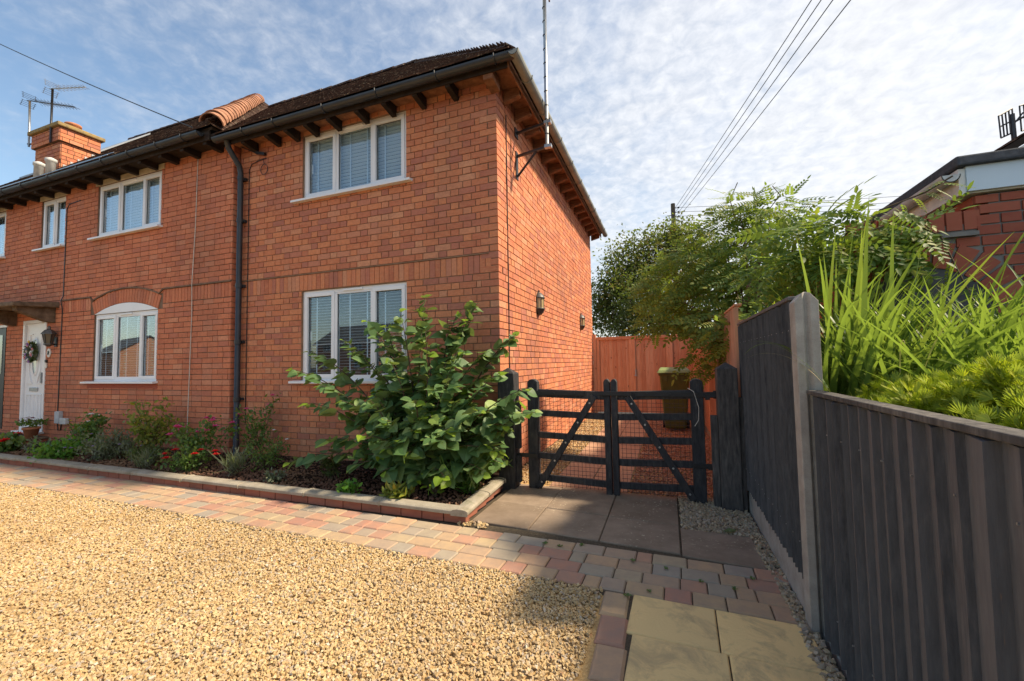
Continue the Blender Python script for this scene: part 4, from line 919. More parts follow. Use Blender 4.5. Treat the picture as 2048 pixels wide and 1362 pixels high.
# ------------------------------------------------------------ aerials
def yagi(name, label, foot, top, boom_dir, boom_len, mat, n_el, el=.17, refl=True, mat2=None, group=None, extra=None, up=(0, 0, 1)):
    a = thing(name, label, 'aerial', foot, group); foot = V(*foot); top = V(*top)
    MB().tube([foot, top], .020, 10).build('mast', mat, a, 0, True)
    bd_ = V(*boom_dir); bd_ /= np.linalg.norm(bd_); s_ = np.cross(bd_, V(*up)); s_ /= np.linalg.norm(s_); u = np.cross(s_, bd_); b0 = top-bd_*.12
    MB().tube([b0, b0+bd_*boom_len], .011, 6).build('boom', mat2 or mat, a)
    e = MB()
    for i in range(n_el):
        p = b0+bd_*(boom_len*(.25+.74*i/(n_el-1))); h = el*(1-.3*i/n_el); e.tube([p-s_*h, p+s_*h], .004, 4).tube([p-u*h*.4-s_*h*.6, p+u*h*.4+s_*h*.6], .003, 4)
    e.build('elements', mat2 or mat, a)
    if refl:
        r = MB()
        for sg in (1, -1):
            for k in range(4): q = b0+bd_*(.10-.0*k)+u*sg*(.03+.035*k)-bd_*.02*k; r.tube([q-s_*.12, q+s_*.12], .004, 4)
            for w_ in (-.1, .1): r.tube([b0+bd_*.1+u*sg*.02+s_*w_, b0+bd_*.04+u*sg*.15+s_*w_], .004, 4)
        r.build('reflector', mat2 or mat, a)
    return a
yagi('tv_aerial', 'leaning aerial with long toothed boom bracketed to the chimney back', (-11.37, .3, 6.35), (-11.42, .3, 7.42), (1.9, .0, -.60), 2.0, 'galvanised', 12, .13, True, 'dark_metal')
yagi('tv_aerial', 'aerial on dark mast rising from the chimney front with pale reflector', (-10.2, .18, 6.15), (-10.2, .18, 7.32), (1.35, .0, -.30), 1.35, 'dark_metal', 8, .10, True, 'galvanised')
cb = bpy.data.objects['tv_aerial']; MB().beam((-11.42, .3, 6.42), (-11.05, .35, 6.36), .03, .03).beam((-11.42, .3, 6.62), (-11.05, .35, 6.56), .03, .03).build('bracket', 'dark_metal', cb)
mp = thing('aerial_mast', 'tall galvanised aerial mast on wall brackets under the sunlit eaves', 'aerial', (.46, .60, 4.15))
MB().tube([(.46, .60, 4.12), (.47, .60, 6.62)], .024, 14).build('mast', 'galvanised', mp, 0, True)
for z in np.arange(4.3, 6.5, .19): MB().tube([(.462, .60, z), (.462, .60, z+.012)], .027, 10).build('cable_tie', 'black_plastic', mp)
for z, full in ((4.14, 1), (4.46, 0)):
    b_ = MB().beam((.01, .70, z), (.50, .60, z), .03, .03)
    if full: b_.beam((.015, .70, z-.28), (.30, .645, z-.01), .022, .022).box(.002, .014, .66, .74, z-.32, z+.06)
    else: b_.box(.002, .014, .64, .76, z-.06, z+.06)
    b_.build('bracket', 'dark_metal', mp)
    MB().box(.43, .52, .57, .63, z-.02, z+.02).build('clamp', 'galvanised', mp)
b = MB().tube([(.47, .60, 6.55), (1.35, .85, 6.42)], .014, 6)
b.build('boom', 'dark_metal', mp)
e = MB()
for i in range(9):
    p = V(.62+.085*i, .64+.024*i, 6.50-.014*i); e.tube([p+V(0, 0, .18), p-V(0, 0, .14)], .004, 4)
e.build('elements', 'dark_metal', mp)
cable(mp, [(.485, .60, 6.5), (.52, .62, 6.3), (.53, .62, 6.1)], .012, 'rafter_wood', 'frayed_lead')

# ------------------------------------------------------------ utility pole and wires
PX, PY = 2.45, 22.46
up_ = thing('utility_pole', 'round timber utility pole rising behind the tree beyond the fence', 'pole', (PX, PY, -.05))
MB().tube([(PX, PY, -.05), (PX, PY, 10.85)], [.17, .125], 14).build('pole', 'pole_wood', up_, 0, True)
WZ = [10.55, 10.28, 10.02, 9.74]
for z in WZ:
    MB().tube([(PX+.1, PY-.05, z), (PX+.33, PY-.08, z)], .02, 6).build('insulator_arm', 'iron_black', up_)
    MB().lathe((PX+.30, PY-.08, z-.05), [(.03, 0), (.06, .03), (.06, .07), (.03, .1)], 8).build('insulator', 'iron_black', up_)
for z in (10.15, 9.85): MB().tube([(PX-.12, PY, z), (PX-.36, PY-.05, z-.02)], .02, 6).build('insulator_arm', 'iron_black', up_)
def wire(label, a, b, sag, r=.012, group=None, mat='iron_black'):
    a, b = V(*a), V(*b); pts = [a+(b-a)*t-V(0, 0, sag*4*t*(1-t)) for t in np.linspace(0, 1, 17)]
    o = MB().tube(pts, r, 5).build('overhead_wire', mat, None, loc=tuple(a)); return tag(o, label, 'wire', group)
ends = [onZ(1622, -10, 9.25), onZ(1641, -10, 9.0), onZ(1664, -10, 8.7), onZ(1699, -10, 8.45)]
ORD = ['topmost', 'second highest', 'third highest', 'lowest']
for z, e_, od in zip(WZ, ends, ORD):
    a = V(PX+.12, PY-.1, z); d = e_-a
    wire('overhead wire from the '+od+' insulator of the pole rising towards the street', a, a+d*1.9, .12, .011, 'wires running over the garden from the pole')
for i, z in enumerate(WZ): wire('overhead wire leaving the '+ORD[i]+' pole insulator sideways above the climber', (PX+.34, PY-.08, z), onY(2090, 372+14*i, 21.0), .1, .011, 'wires running sideways from the pole')
for i in range(2): wire(['upper', 'lower'][i]+' slack wire running from the pole down behind the tree', (PX-.36, PY-.05, 10.1-.3*i), (PX-4.6, PY+6, 3.3-.3*i), .2, .011, 'wires behind the tree')
wire('thin service wire slanting across the sky down to the end house wall', onZ(-30, 74, 8.6), (-3.92, -.03, 4.60), .05, .009)

# ------------------------------------------------------------ neighbour on the right
N_ = thing('neighbour_garage', 'red brick outbuilding with pale fascia and arched opening behind the grasses', 'building', (4.6, -.6, 0))
GFY = -.6; GX = 3.94
nw = MB()
for a, b, z0, z1 in rect_minus(3.16, 8.0, -.05, 2.50, [(3.22, 4.02, -.05, 1.62)]):
    if b <= GX+.1 and z1 > 2.2: z1 = 2.30
    nw.box(a, b, GFY+.012, GFY+.25, z0, z1)
nw = nw.build('front_wall', 'mortar_grey', N_)
agc, agr = (3.62, 1.60), .40
CHs = CH
def garage_bricks():
    global CH, JT
    CH, JT = .076, .013
    bl = cut(courses(3.16, 7.2, 0, 2.50, 'stretch'), [(3.22, 4.02, -.1, 1.60), (2.9, GX, 2.24, 2.6)]); o = []
    for a, b, z0, z1 in bl:
        zm = (z0+z1)/2
        if zm > 1.6 and zm < 1.6+agr+.2:
            e = math.sqrt(max(0, (agr+.2)**2-(zm-1.6)**2))
            if b < agc[0]-e or a > agc[0]+e: o.append([a, b, z0, z1]); continue
            if a < agc[0]-e-.02: o.append([a, agc[0]-e, z0, z1])
            if b > agc[0]+e+.02: o.append([agc[0]+e, b, z0, z1])
        else: o.append([a, b, z0, z1])
    o += [[x, x+.10, 2.25, 2.40] for x in np.arange(3.17, GX-.05, .10)]
    lay(nw, o, ((0, GFY, 0), (1, 0, 0), (0, -1, 0)), 'brick_dark', 110, 'brick_field')
    sdw = MB().box(GX+.012, GX+.25, GFY+.26, 6, -.05, 2.50).build('side_wall', 'mortar_grey', N_)
    lay(sdw, cut(courses(0, 6.5, 0, 2.50, 'stretch'), [(-.1, .26, -.1, 2.24)]), ((GX, GFY+.012, 0), (0, 1, 0), (-1, 0, 0)), 'brick_dark', 20, 'brick_field')
    CH, JT = .0837, .011
garage_bricks()
MB().prism([(agc[0]+agr*math.cos(t), 1.6+agr*math.sin(t)) for t in np.linspace(0, math.pi, 15)], 1, GFY+.004, GFY+.011).build('arch_opening', 'interior', N_)
for i in range(13):
    an = math.pi*(i+.5)/13; wi = math.pi*agr/13*.84; wo = math.pi*(agr+.19)/13*.84; c, s = math.cos(an), math.sin(an)
    q = lambda r, w_, y_: (agc[0]+c*r-s*w_/2, y_, 1.6+s*r+c*w_/2)
    MB().hexa([q(agr, -wi, GFY-.002), q(agr, wi, GFY-.002), q(agr, wi, GFY+.03), q(agr, -wi, GFY+.03)], [q(agr+.19, -wo, GFY-.002), q(agr+.19, wo, GFY-.002), q(agr+.19, wo, GFY+.03), q(agr+.19, -wo, GFY+.03)]).build('arch_brick', 'brick_dark', N_)
MB().box(3.15, GX-.003, GFY-.03, GFY+.2, 2.205, 2.235).build('tile_ledge', 'mortar_grey', N_)
MB().box(GX-.06, 8, GFY-.05, GFY-.02, 2.52, 2.70).build('fascia_board', 'fascia', N_)
MB().box(GX-.05, 8.0, GFY-.02, 6.0, 2.51, 2.60).build('soffit', 'plaque', N_)
MB().hexa([(GX-.12, GFY-.09, 2.70), (8, GFY-.09, 2.70), (8, 6, 2.70), (GX-.12, 6, 2.70)], [(GX-.12, GFY-.07, 2.78), (8, GFY-.07, 2.80), (8, 6, 2.82), (GX-.12, 6, 2.80)]).build('flat_roof', 'felt_grey', N_, .015)
MB().box(GX-.10, GX-.062, GFY-.04, 6, 2.50, 2.69).build('side_fascia', 'plaque', N_)
gutter(N_, (GX-.15, GFY-.06, 2.65), (GX-.15, 6, 2.65), .055, 'vent_grey')
MB().lathe((4.33, GFY-.10, 2.02), [(.02, .25), (.09, .20), (.10, .17), (.055, .02), (.05, 0)], 4).box(4.29, 4.37, GFY-.08, GFY-.003, 2.03, 2.1).build('porch_lamp', 'vent_grey', N_)
# taller roof behind it
N2 = thing('neighbour_house', 'tiled roof edge with pale verge showing above the flat felt roof', 'house', (7.5, 3, 0))
a0 = onY(1985, 310, 1.2); a1 = onY(2080, 252, 1.2); dx = a1-a0
hb = a0+dx*4
wl = MB().prism([(a0[0]+.35, 0), (hb[0]+3, 0), (hb[0]+3, hb[2]), (hb[0], hb[2]-.1), (a0[0]+.35, a0[2]+.05)], 1, 1.3, 7).build('wall', 'brick_dark', N2)
MB().hexa([tuple(a0+V(0,0,-.08)), tuple(hb+V(0,0,-.08)), tuple(hb+V(0,6,-.08)), tuple(a0+V(0,6,-.08))], [tuple(a0), tuple(hb), tuple(hb+V(0,6,0)), tuple(a0+V(0,6,0))]).build('roof', 'timber_dark', N2)
tile_slope(N2, tuple(a0+V(0, 5.9, 0)), tuple(a0), tuple(dx), np.linalg.norm(dx)*4, lambda t: (0, 5.9))
MB().beam(tuple(a0+V(.1,-.05,-.12)), tuple(hb+V(.1,-.05,-.12)), .04, .16).build('verge_board', 'plaque', N2)
ga = thing('grid_aerial', 'dark grid aerial panels on a mast above the neighbouring roof', 'aerial', tuple(onY(2030, 290, 1.6)))
m0 = onY(2030, 290, 1.6); m1 = onY(2024, 232, 1.6)
MB().tube([m0-V(0, 0, .25), m1+V(0, 0, .02)], .022, 8).build('mast', 'dark_metal', ga)
def grid_panel(p00, p10, p11, p01, nx_, nz_):
    g_ = MB(); p00, p10, p11, p01 = [V(*p) for p in (p00, p10, p11, p01)]
    for i in range(nx_+1): t = i/nx_; g_.tube([p00+(p10-p00)*t, p01+(p11-p01)*t], .008, 4)
    for j in range(nz_+1): t = j/nz_; g_.tube([p00+(p01-p00)*t, p10+(p11-p10)*t], .008, 4)
    g_.build('grid_panel', 'dark_metal', ga)
grid_panel(onY(2002, 276, 1.55), onY(2028, 264, 1.65), onY(2024, 217, 1.65), onY(1997, 232, 1.55), 4, 2)
grid_panel(onY(2043, 262, 1.6), onY(2075, 250, 1.7), onY(2072, 200, 1.7), onY(2039, 212, 1.6), 4, 2)
MB().tube([m1-V(0, 0, .08), onY(2050, 232, 1.6)], .012, 6).tube([onY(2030, 245, 1.6), onY(2046, 225, 1.6)], .008, 5).build('boom', 'dark_metal', ga)

# ------------------------------------------------------------ houses across the street, mirrored in the window panes
def street_house(label, x, y, w, d, h, rh, rot):
    hs = thing('street_house', label, 'house', (x, y, 0), 'houses across the street')
    c, s = math.cos(rot), math.sin(rot); P_ = lambda u, v, z: (x+c*u-s*v, y+s*u+c*v, z)
    m = MB().hexa([P_(-w/2,-d/2,-.1),P_(w/2,-d/2,-.1),P_(w/2,d/2,-.1),P_(-w/2,d/2,-.1)],[P_(-w/2,-d/2,h),P_(w/2,-d/2,h),P_(w/2,d/2,h),P_(-w/2,d/2,h)])
    m.add([P_(-w/2, d/2, h), P_(w/2, d/2, h), P_(w/2, -d/2, h), P_(-w/2, -d/2, h), P_(-w/2, 0, h+rh), P_(w/2, 0, h+rh)], [(0, 3, 4), (1, 5, 2)]); m.build('wall', 'street_brick', hs)
    for sg in (1, -1):
        q = [P_(-w/2-.3, sg*(d/2+.4), h-.25), P_(w/2+.3, sg*(d/2+.4), h-.25), P_(w/2+.3, 0, h+rh), P_(-w/2-.3, 0, h+rh)]
        MB().hexa(q, [V(*p)+V(0, 0, .12) for p in q]).build('roof', 'felt_grey', hs)
    MB().beam(P_(-w/2-.3, d/2+.42, h-.2), P_(w/2+.3, d/2+.42, h-.2), .06, .2).build('fascia_board', 'upvc', hs)
    for u in (-w*.3, w*.25):
        for z in (1.0, 3.4):
            if z+1.1 > h: continue
            q = [P_(u-.7, d/2+.02, z), P_(u+.7, d/2+.02, z), P_(u+.7, d/2+.06, z), P_(u-.7, d/2+.06, z)]
            wn = MB().hexa(q, [V(*p)+V(0, 0, 1.1) for p in q]).build('window', 'upvc', hs)
            for k in (-.36, .36): qq = [P_(u+k-.28, d/2+.065, z+.1), P_(u+k+.28, d/2+.065, z+.1), P_(u+k+.28, d/2+.07, z+.1), P_(u+k-.28, d/2+.07, z+.1)]; MB().hexa(qq, [V(*p)+V(0, 0, .9) for p in qq]).build('pane', 'gutter_black', wn)
street_house('orange brick house with grey roof across the street, facing the lower end window', -40, -46, 11, 8, 4.6, 2.6, .1)
street_house('orange brick house across the street, facing the arched window', -92, -45, 16, 8, 4.6, 2.6, .25)
street_house('orange brick house across the street, straight behind the drive', -3, -58, 10, 8, 4.6, 2.6, 0)

# ------------------------------------------------------------ foliage helpers
def leaf_shape(kind):
    if kind == 'heart':
        o = [(0, 0), (.26, -.06), (.46, .12), (.50, .36), (.40, .62), (.20, .86), (0, 1.06)]
    elif kind == 'oval': o = [(0, 0), (.2, .15), (.27, .42), (.2, .72), (0, 1)]
    else: o = [(0, 0), (.16, .22), (.18, .5), (.10, .78), (0, 1)]
    mid = [(0, p[1]*1.0, -.0) for p in o]; v = []; f = []
    n = len(o)
    for s in (1, -1):
        b0 = len(v)
        for i, (x, y_) in enumerate(o): v.append((0, max(y_, 0), -.10*(y_-.35)**2)); v.append((s*x, y_, .16*abs(x)-.16*(y_-.35)**2))
        for i in range(n-1): f.append((b0+2*i, b0+2*i+1, b0+2*i+3, b0+2*i+2) if s > 0 else (b0+2*i, b0+2*i+2, b0+2*i+3, b0+2*i+1))
    return np.array(v), np.array(f)
HEART, OVAL, LANCE = leaf_shape('heart'), leaf_shape('oval'), leaf_shape('lance')
def curl(shape, a, b, c):
    v = shape[0].copy(); v[:, 2] += a*(v[:, 1]-.3)**2*np.sign(v[:, 1]-.3)+b*v[:, 0]*v[:, 1]+c*v[:, 0]**2; return v, shape[1]
def put_leaves(parent, shape, pos, d, nrm, size, mat, nsingle, name='leaf', fname='leaf_mass'):
    pos = np.asarray(pos); F = frames(np.asarray(d), np.asarray(nrm)); size = np.asarray(size)
    M = F*size[:, None, None]; dist = np.linalg.norm(pos-CAM, axis=1); order = np.argsort(-size/dist)
    if nsingle:
        mes = [raw_mesh(name, *curl(shape, *q), mat, True) for q in ((0, 0, 0), (-.35, .25, .2), (.25, -.3, .5), (-.6, -.1, .6), (-.2, .4, -.4))]
        for i in order[:nsingle]: place(name, random.choice(mes), parent, M[i]@np.diag([random.uniform(.8, 1.1), 1, 1]), pos[i])
    rest = order[nsingle:]
    if len(rest): mesh_inst(fname, shape[0], shape[1], M[rest], pos[rest], mat, parent, 'stuff', True)
unit = lambda a: a/(np.linalg.norm(a, axis=-1, keepdims=True)+1e-9)
def stem_pts(a, b, bow, n=9):
    a, b = V(*a), V(*b); m_ = (a+b)/2+V(*bow); t = np.linspace(0, 1, n)[:, None]; return (1-t)**2*a+2*t*(1-t)*m_+t**2*b

# big shrub in the bed by the lower window
shr = thing('leafy_shrub', 'large spreading shrub with round green leaves in front of lower window', 'shrub', (-.75, -.6, .07))
def build_shrub():
    base = V(-.72, -.52, .07); tips = []
    for px, py, y_ in [(578, 738, -.75), (618, 702, -.5), (640, 770, -.9), (575, 925, -.95), (610, 805, -.95), (640, 880, -1.0), (700, 700, -.6), (735, 640, -.45), (800, 625, -.4), (842, 612, -.5), (900, 650, -.5), (948, 612, -.4), (935, 640, -.5), (975, 700, -.5), (1000, 745, -.6), (1028, 672, -.35), (1062, 775, -.75), (1070, 825, -.8), (1040, 800, -.6), (1015, 850, -.85), (1000, 900, -.85), (965, 940, -.95), (900, 960, -1.0), (830, 960, -1.05), (760, 945, -1.1), (700, 930, -1.05), (860, 700, -.75), (780, 720, -.85), (900, 760, -.95), (830, 800, -1.05), (740, 800, -1.05), (680, 800, -.95), (960, 820, -.95), (880, 880, -1.1), (790, 880, -1.1), (930, 700, -.7), (720, 870, -1.1), (850, 590, -.5), (915, 625, -.45), (1032, 668, -.3), (770, 650, -.5), (690, 680, -.55), (955, 606, -.4)]:
        tips.append(onY(px, py, y_))
    for _ in range(86):
        a = random.uniform(0, 2*math.pi); r = random.uniform(.2, 1.0)**.6
        tips.append(V(-.72+r*1.15*math.cos(a), max(-1.1, min(-.12, -.6+r*.55*math.sin(a))), random.uniform(.3, 1.55-.75*r)))
    pos, d, nr, sz = [], [], [], []; stems = MB(); young = []
    for k, tp in enumerate(tips):
        st_ = base+V(random.gauss(0, .10), random.gauss(0, .06), 0); L = np.linalg.norm(tp-st_)
        P_ = stem_pts(st_, tp, (0, 0, .22*L+.05), 12); stems.tube([tuple(p) for p in P_], list(np.linspace(.012, .003, 12)), 5)
        n = int(L*16)+5
        for i in range(n):
            t = .22+.78*(i+random.random()*.6)/n; t = min(t, 1.); q = t*11; j = min(int(q), 10); p = P_[j]+(P_[j+1]-P_[j])*(q-j); ax = unit(P_[j+1]-P_[j])
            side = unit(np.cross(ax, V(0, 0, 1)))*(1 if i % 2 else -1); dd = unit(side*.9+ax*.55+V(random.gauss(0, .35), random.gauss(0, .35)-.25, random.gauss(-.35, .3)))
            pos.append(p+dd*.03+V(0, random.gauss(0, .02), 0)); d.append(dd); nr.append(unit(V(random.gauss(0, .35), -.55+random.gauss(0, .3), .75))); s_ = (random.uniform(.075, .125) if random.random() < .4 else random.uniform(.11, .185))*(1-.40*max(0, t-.8)/.2)
            sz.append(s_); young.append(t > .93 and random.random() < .55)
    pos, d, nr, sz, young = map(np.array, (pos, d, nr, sz, young))
    pos[:, 2] = np.maximum(pos[:, 2], .10); pos[:, 1] = np.where(pos[:, 0] < .0, np.minimum(pos[:, 1], -.05), pos[:, 1])
    stems.build('stems', 'bark', shr)
    put_leaves(shr, HEART, pos[~young], d[~young], nr[~young], sz[~young], 'leaf_shrub', 260)
    put_leaves(shr, HEART, pos[young], d[young], nr[young], sz[young]*.9, 'leaf_young', 40, 'young_leaf', 'young_leaf_mass'); print('shrub leaves', len(pos))
build_shrub()

# climber over the fence: pinnate leaves
def pinnate():
    v, f = [], []
    def add(c, ang, s):
        b0 = len(v); ca, sa = math.cos(ang), math.sin(ang)
        for x, y_, z in [(0, 0, 0), (.23, .32, .03), (.19, .66, .0), (0, 1, -.08), (-.19, .66, .0), (-.23, .32, .03)]: v.append((c[0]+s*(ca*x+sa*y_), c[1]+s*(-sa*x+ca*y_), c[2]+s*z-.10*c[1]**2*0))
        f.extend([(b0, b0+1, b0+2, b0+3), (b0, b0+3, b0+4, b0+5)])
    for i in range(6):
        y_ = .18+.13*i; z = -.22*y_*y_
        for s in (1, -1): add((0, y_, z), s*1.05, .26*(1-.05*i))
    add((0, .95, -.2), 0, .24)
    return np.array(v), np.array(f)
PIN = pinnate()
wis = thing('climbing_wisteria', 'sprawling climber with feathery compound leaves spilling over the fences', 'climber', (2.75, 1.2, 0))
def build_wisteria():
    lobes = []   # (px, py, Y, radius)
    for px, py, y_, r in [(1330, 590, 1.9, .30), (1345, 560, 2.1, .35), (1365, 625, 1.6, .26), (1400, 520, 2.0, .40), (1420, 590, 1.7, .40), (1440, 480, 2.1, .35), (1480, 430, 2.0, .35), (1540, 430, 1.9, .35), (1470, 540, 1.6, .45), (1530, 500, 1.5, .45), (1520, 590, 1.2, .42), (1460, 640, 1.2, .35), (1425, 655, 1.3, .27), (1600, 470, 1.5, .40), (1650, 450, 1.4, .35), (1600, 540, 1.2, .40), (1700, 460, 1.3, .35), (1750, 440, 1.2, .32), (1770, 480, 1.0, .34), (1680, 520, 1.0, .38), (1400, 705, 1.3, .15), (1480, 670, .7, .28), (1425, 745, 1.4, .12), (1440, 720, 1.2, .15), (1318, 648, 1.7, .16), (1520, 420, 2.3, .3), (1820, 470, .9, .26), (1640, 520, 1, .36), (1730, 520, 1, .34), (1560, 640, .6, .3)]:
        if px >= 1590: y_, r = -.85, r*.5
        lobes.append((onY(px, py, y_), r))
    pos, d, nr, sz = [], [], [], []; vines = MB(); trunk0 = V(2.62, .75, 0)
    for c, r in lobes:
        vines.tube([tuple(p) for p in stem_pts(trunk0+V(random.gauss(0, .05), random.gauss(0, .1), 1.3), c, (.1, 0, .25))], list(np.linspace(.018, .006, 9)), 5)
        n = int(74*(r/.35)**2)
        for i in range(n):
            u = unit(rng.normal(0, 1, 3)); rr = r*random.random()**.4; p = c+u*rr*V(1.15, 1, .8)
            dd = unit(u*V(1, 1, .45)+V(-.25, -.15, -.35)+rng.normal(0, .25, 3)); pos.append(p); d.append(dd); nr.append(unit(u*.5+V(-.25, -.75, .55)+rng.normal(0, .35, 3))); sz.append(random.uniform(.22, .36))
    # long whips
    whips = [[(1560, 560), (1690, 500), (1760, 420), (1850, 385), (1905, 352)], [(1480, 470), (1460, 400), (1475, 365)], [(1530, 430), (1560, 390), (1545, 372)], [(1450, 470), (1400, 455), (1370, 460)], [(1720, 470), (1800, 440), (1880, 470), (1945, 600)]]
    for k, wp in enumerate(whips):
        pts = [onY(px, py, [-.85, 1.9, 1.8, 2.0, -.9][k]) for px, py in wp]; vines.tube([tuple(p) for p in pts], .006, 5)
        nl = [15, 4, 5, 2, 8][k]
        for i in range(nl):
            t = (i+.5)/nl*(len(pts)-1)*.98; j = int(t); p = pts[j]+(pts[j+1]-pts[j])*(t-j); ax = unit(pts[j+1]-pts[j])
            pos.append(p); d.append(unit(ax*.5+V(random.gauss(0, .5), random.gauss(0, .4), -.55))); nr.append(unit(V(random.gauss(0, .3), -.5, .8))); sz.append(random.uniform(.13, .2))
    vines.tube([(2.60, .72, -.02), (2.57, .75, .9), (2.60, .78, 1.5), (2.75, 1.0, 2.2), (3.0, 1.3, 2.7)], [.035, .03, .028, .025, .02], 8)
    for q in range(3): vines.tube([(2.40+.02*q, .55+.1*q, -.02), (2.42, .6+.05*q, .7), (2.50, .66, 1.6)], .012, 5)
    vines.build('stems', 'bark', wis)
    put_leaves(wis, PIN, pos, d, nr, sz, 'leaf_wisteria', 220, 'compound_leaf', 'foliage'); print('wisteria', len(pos))
build_wisteria()

# trees beyond the rear fence
QUAD = (np.array([(-.5, 0, 0), (0, .1, .06), (.5, .5, 0), (0, 1, -.05), (-.5, .5, .0)])[[0, 1, 2, 3]]*V(.8, 1, 1), np.array([(0, 1, 2, 3)]))
LEAFQ = (np.array([(0, 0, 0), (.32, .45, .05), (0, 1, -.06), (-.32, .45, .05)]), np.array([(0, 1, 2, 3)]))
def tree(name, label, foot, lobes, leafmat, size, dens, limbs=True):
    t_ = thing(name, label, 'tree', tuple(foot)); foot = V(*foot); m = MB(); top = np.mean([c for c, r in lobes], 0)
    m.tube([tuple(foot), tuple(foot+(top-foot)*.5), tuple(top)], [.16, .12, .05], 8); pos, d, nr, sz = [], [], [], []
    for c, r in lobes:
        m.tube([tuple(p) for p in stem_pts(foot+(top-foot)*random.uniform(.2, .6), c, (0, 0, .2))], list(np.linspace(.06, .015, 9)), 5)
        for _ in range(int(26*(r/.5)**2)):     # twig clumps
            u = unit(rng.normal(0, 1, 3)); cc = c+u*r*random.random()**.35
            n = int(dens*random.uniform(.5, 1.4)); q = cc+rng.normal(0, .13*(size/.07), (n, 3)); pos.append(q); d.append(unit(rng.normal(0, 1, (n, 3))+u*.8+V(0, 0, -.3))); nr.append(unit(rng.normal(0, .6, (n, 3))+V(0, 0, 1))); sz.append(rng.uniform(.6, 1.25, n)*size)
    m.build('trunk', 'bark', t_); mesh_inst('crown', LEAFQ[0], LEAFQ[1], frames(np.concatenate(d), np.concatenate(nr))*np.concatenate(sz)[:, None, None], np.concatenate(pos), leafmat, t_, 'stuff'); print(name, sum(map(len, pos)))
lob = [(onY(px, py, 11+dy), r) for px, py, dy, r in [(1220, 575, 0, .75), (1210, 630, .3, .8), (1250, 530, .3, .85), (1290, 510, .6, .85), (1330, 500, .8, .8), (1365, 490, 1, .75), (1385, 478, 1, .55), (1300, 570, .2, 1.0), (1350, 560, .5, 1.0), (1245, 590, -.2, .9), (1400, 540, .8, .8), (1260, 640, 0, .8), (1340, 470, 1, .45), (1200, 600, .2, .55)]]
tree('garden_tree', 'tree with green and rust tinted leaves behind the rear gate', (2.2, 11.4, -.05), lob, 'leaf_tree', .12, 26)
lob = [(onY(px, py, 9+dy), r) for px, py, dy, r in [(1260, 600, 0, .45), (1300, 570, .2, .55), (1290, 630, 0, .55), (1330, 600, .2, .6), (1240, 640, 0, .4), (1320, 650, 0, .55), (1360, 640, .2, .6), (1270, 655, -.1, .4)]]
tree('dark_bush', 'dense dark leaved bush in front of the rust tinted tree', (2.1, 9.2, -.05), lob, 'leaf_dark', .075, 40)

# sword-leaved clump behind the low fence
clump = thing('sword_leaf_clump', 'tall clump of arching sword-shaped green leaves above the low fence', 'plant', (3.2, -1.2, .3))
def blade_mesh(bend, width, n=9, mat='blade', fold=.22):
    v, f = [], []; x = y_ = 0; ang = math.pi/2; 
    for i in range(n+1):
        t = i/n; w_ = width*(.55+.9*t if t < .35 else .865+.0*t)*(1-max(0, t-.35)/.65)**.75+.0006
        nx_, ny_ = -math.sin(ang), math.cos(ang)
        v += [(-w_/2, y_+fold*w_/2*0, x+0), (0, y_, x), (w_/2, y_, x)]
        v[-3] = (-w_/2, y_-nx_*0, x+fold*w_/2); v[-1] = (w_/2, y_, x+fold*w_/2)
        ang -= bend/n*(.4+1.2*t); x += math.sin(ang)/n; y_ += math.cos(ang)/n
    # x is height, y_ the reach
    v = [(a, b, c) for a, b, c in v]
    for i in range(n): f += [(3*i, 3*i+1, 3*i+4, 3*i+3), (3*i+1, 3*i+2, 3*i+5, 3*i+4)]
    return raw_mesh('blade', v, f, mat, True)
BM = [blade_mesh(b, .031, 11) for b in (.2, .4, .65, .95, 1.3, 1.8)]; BD_ = [blade_mesh(b, .02, mat='dead_blade') for b in (.8, 1.6)]
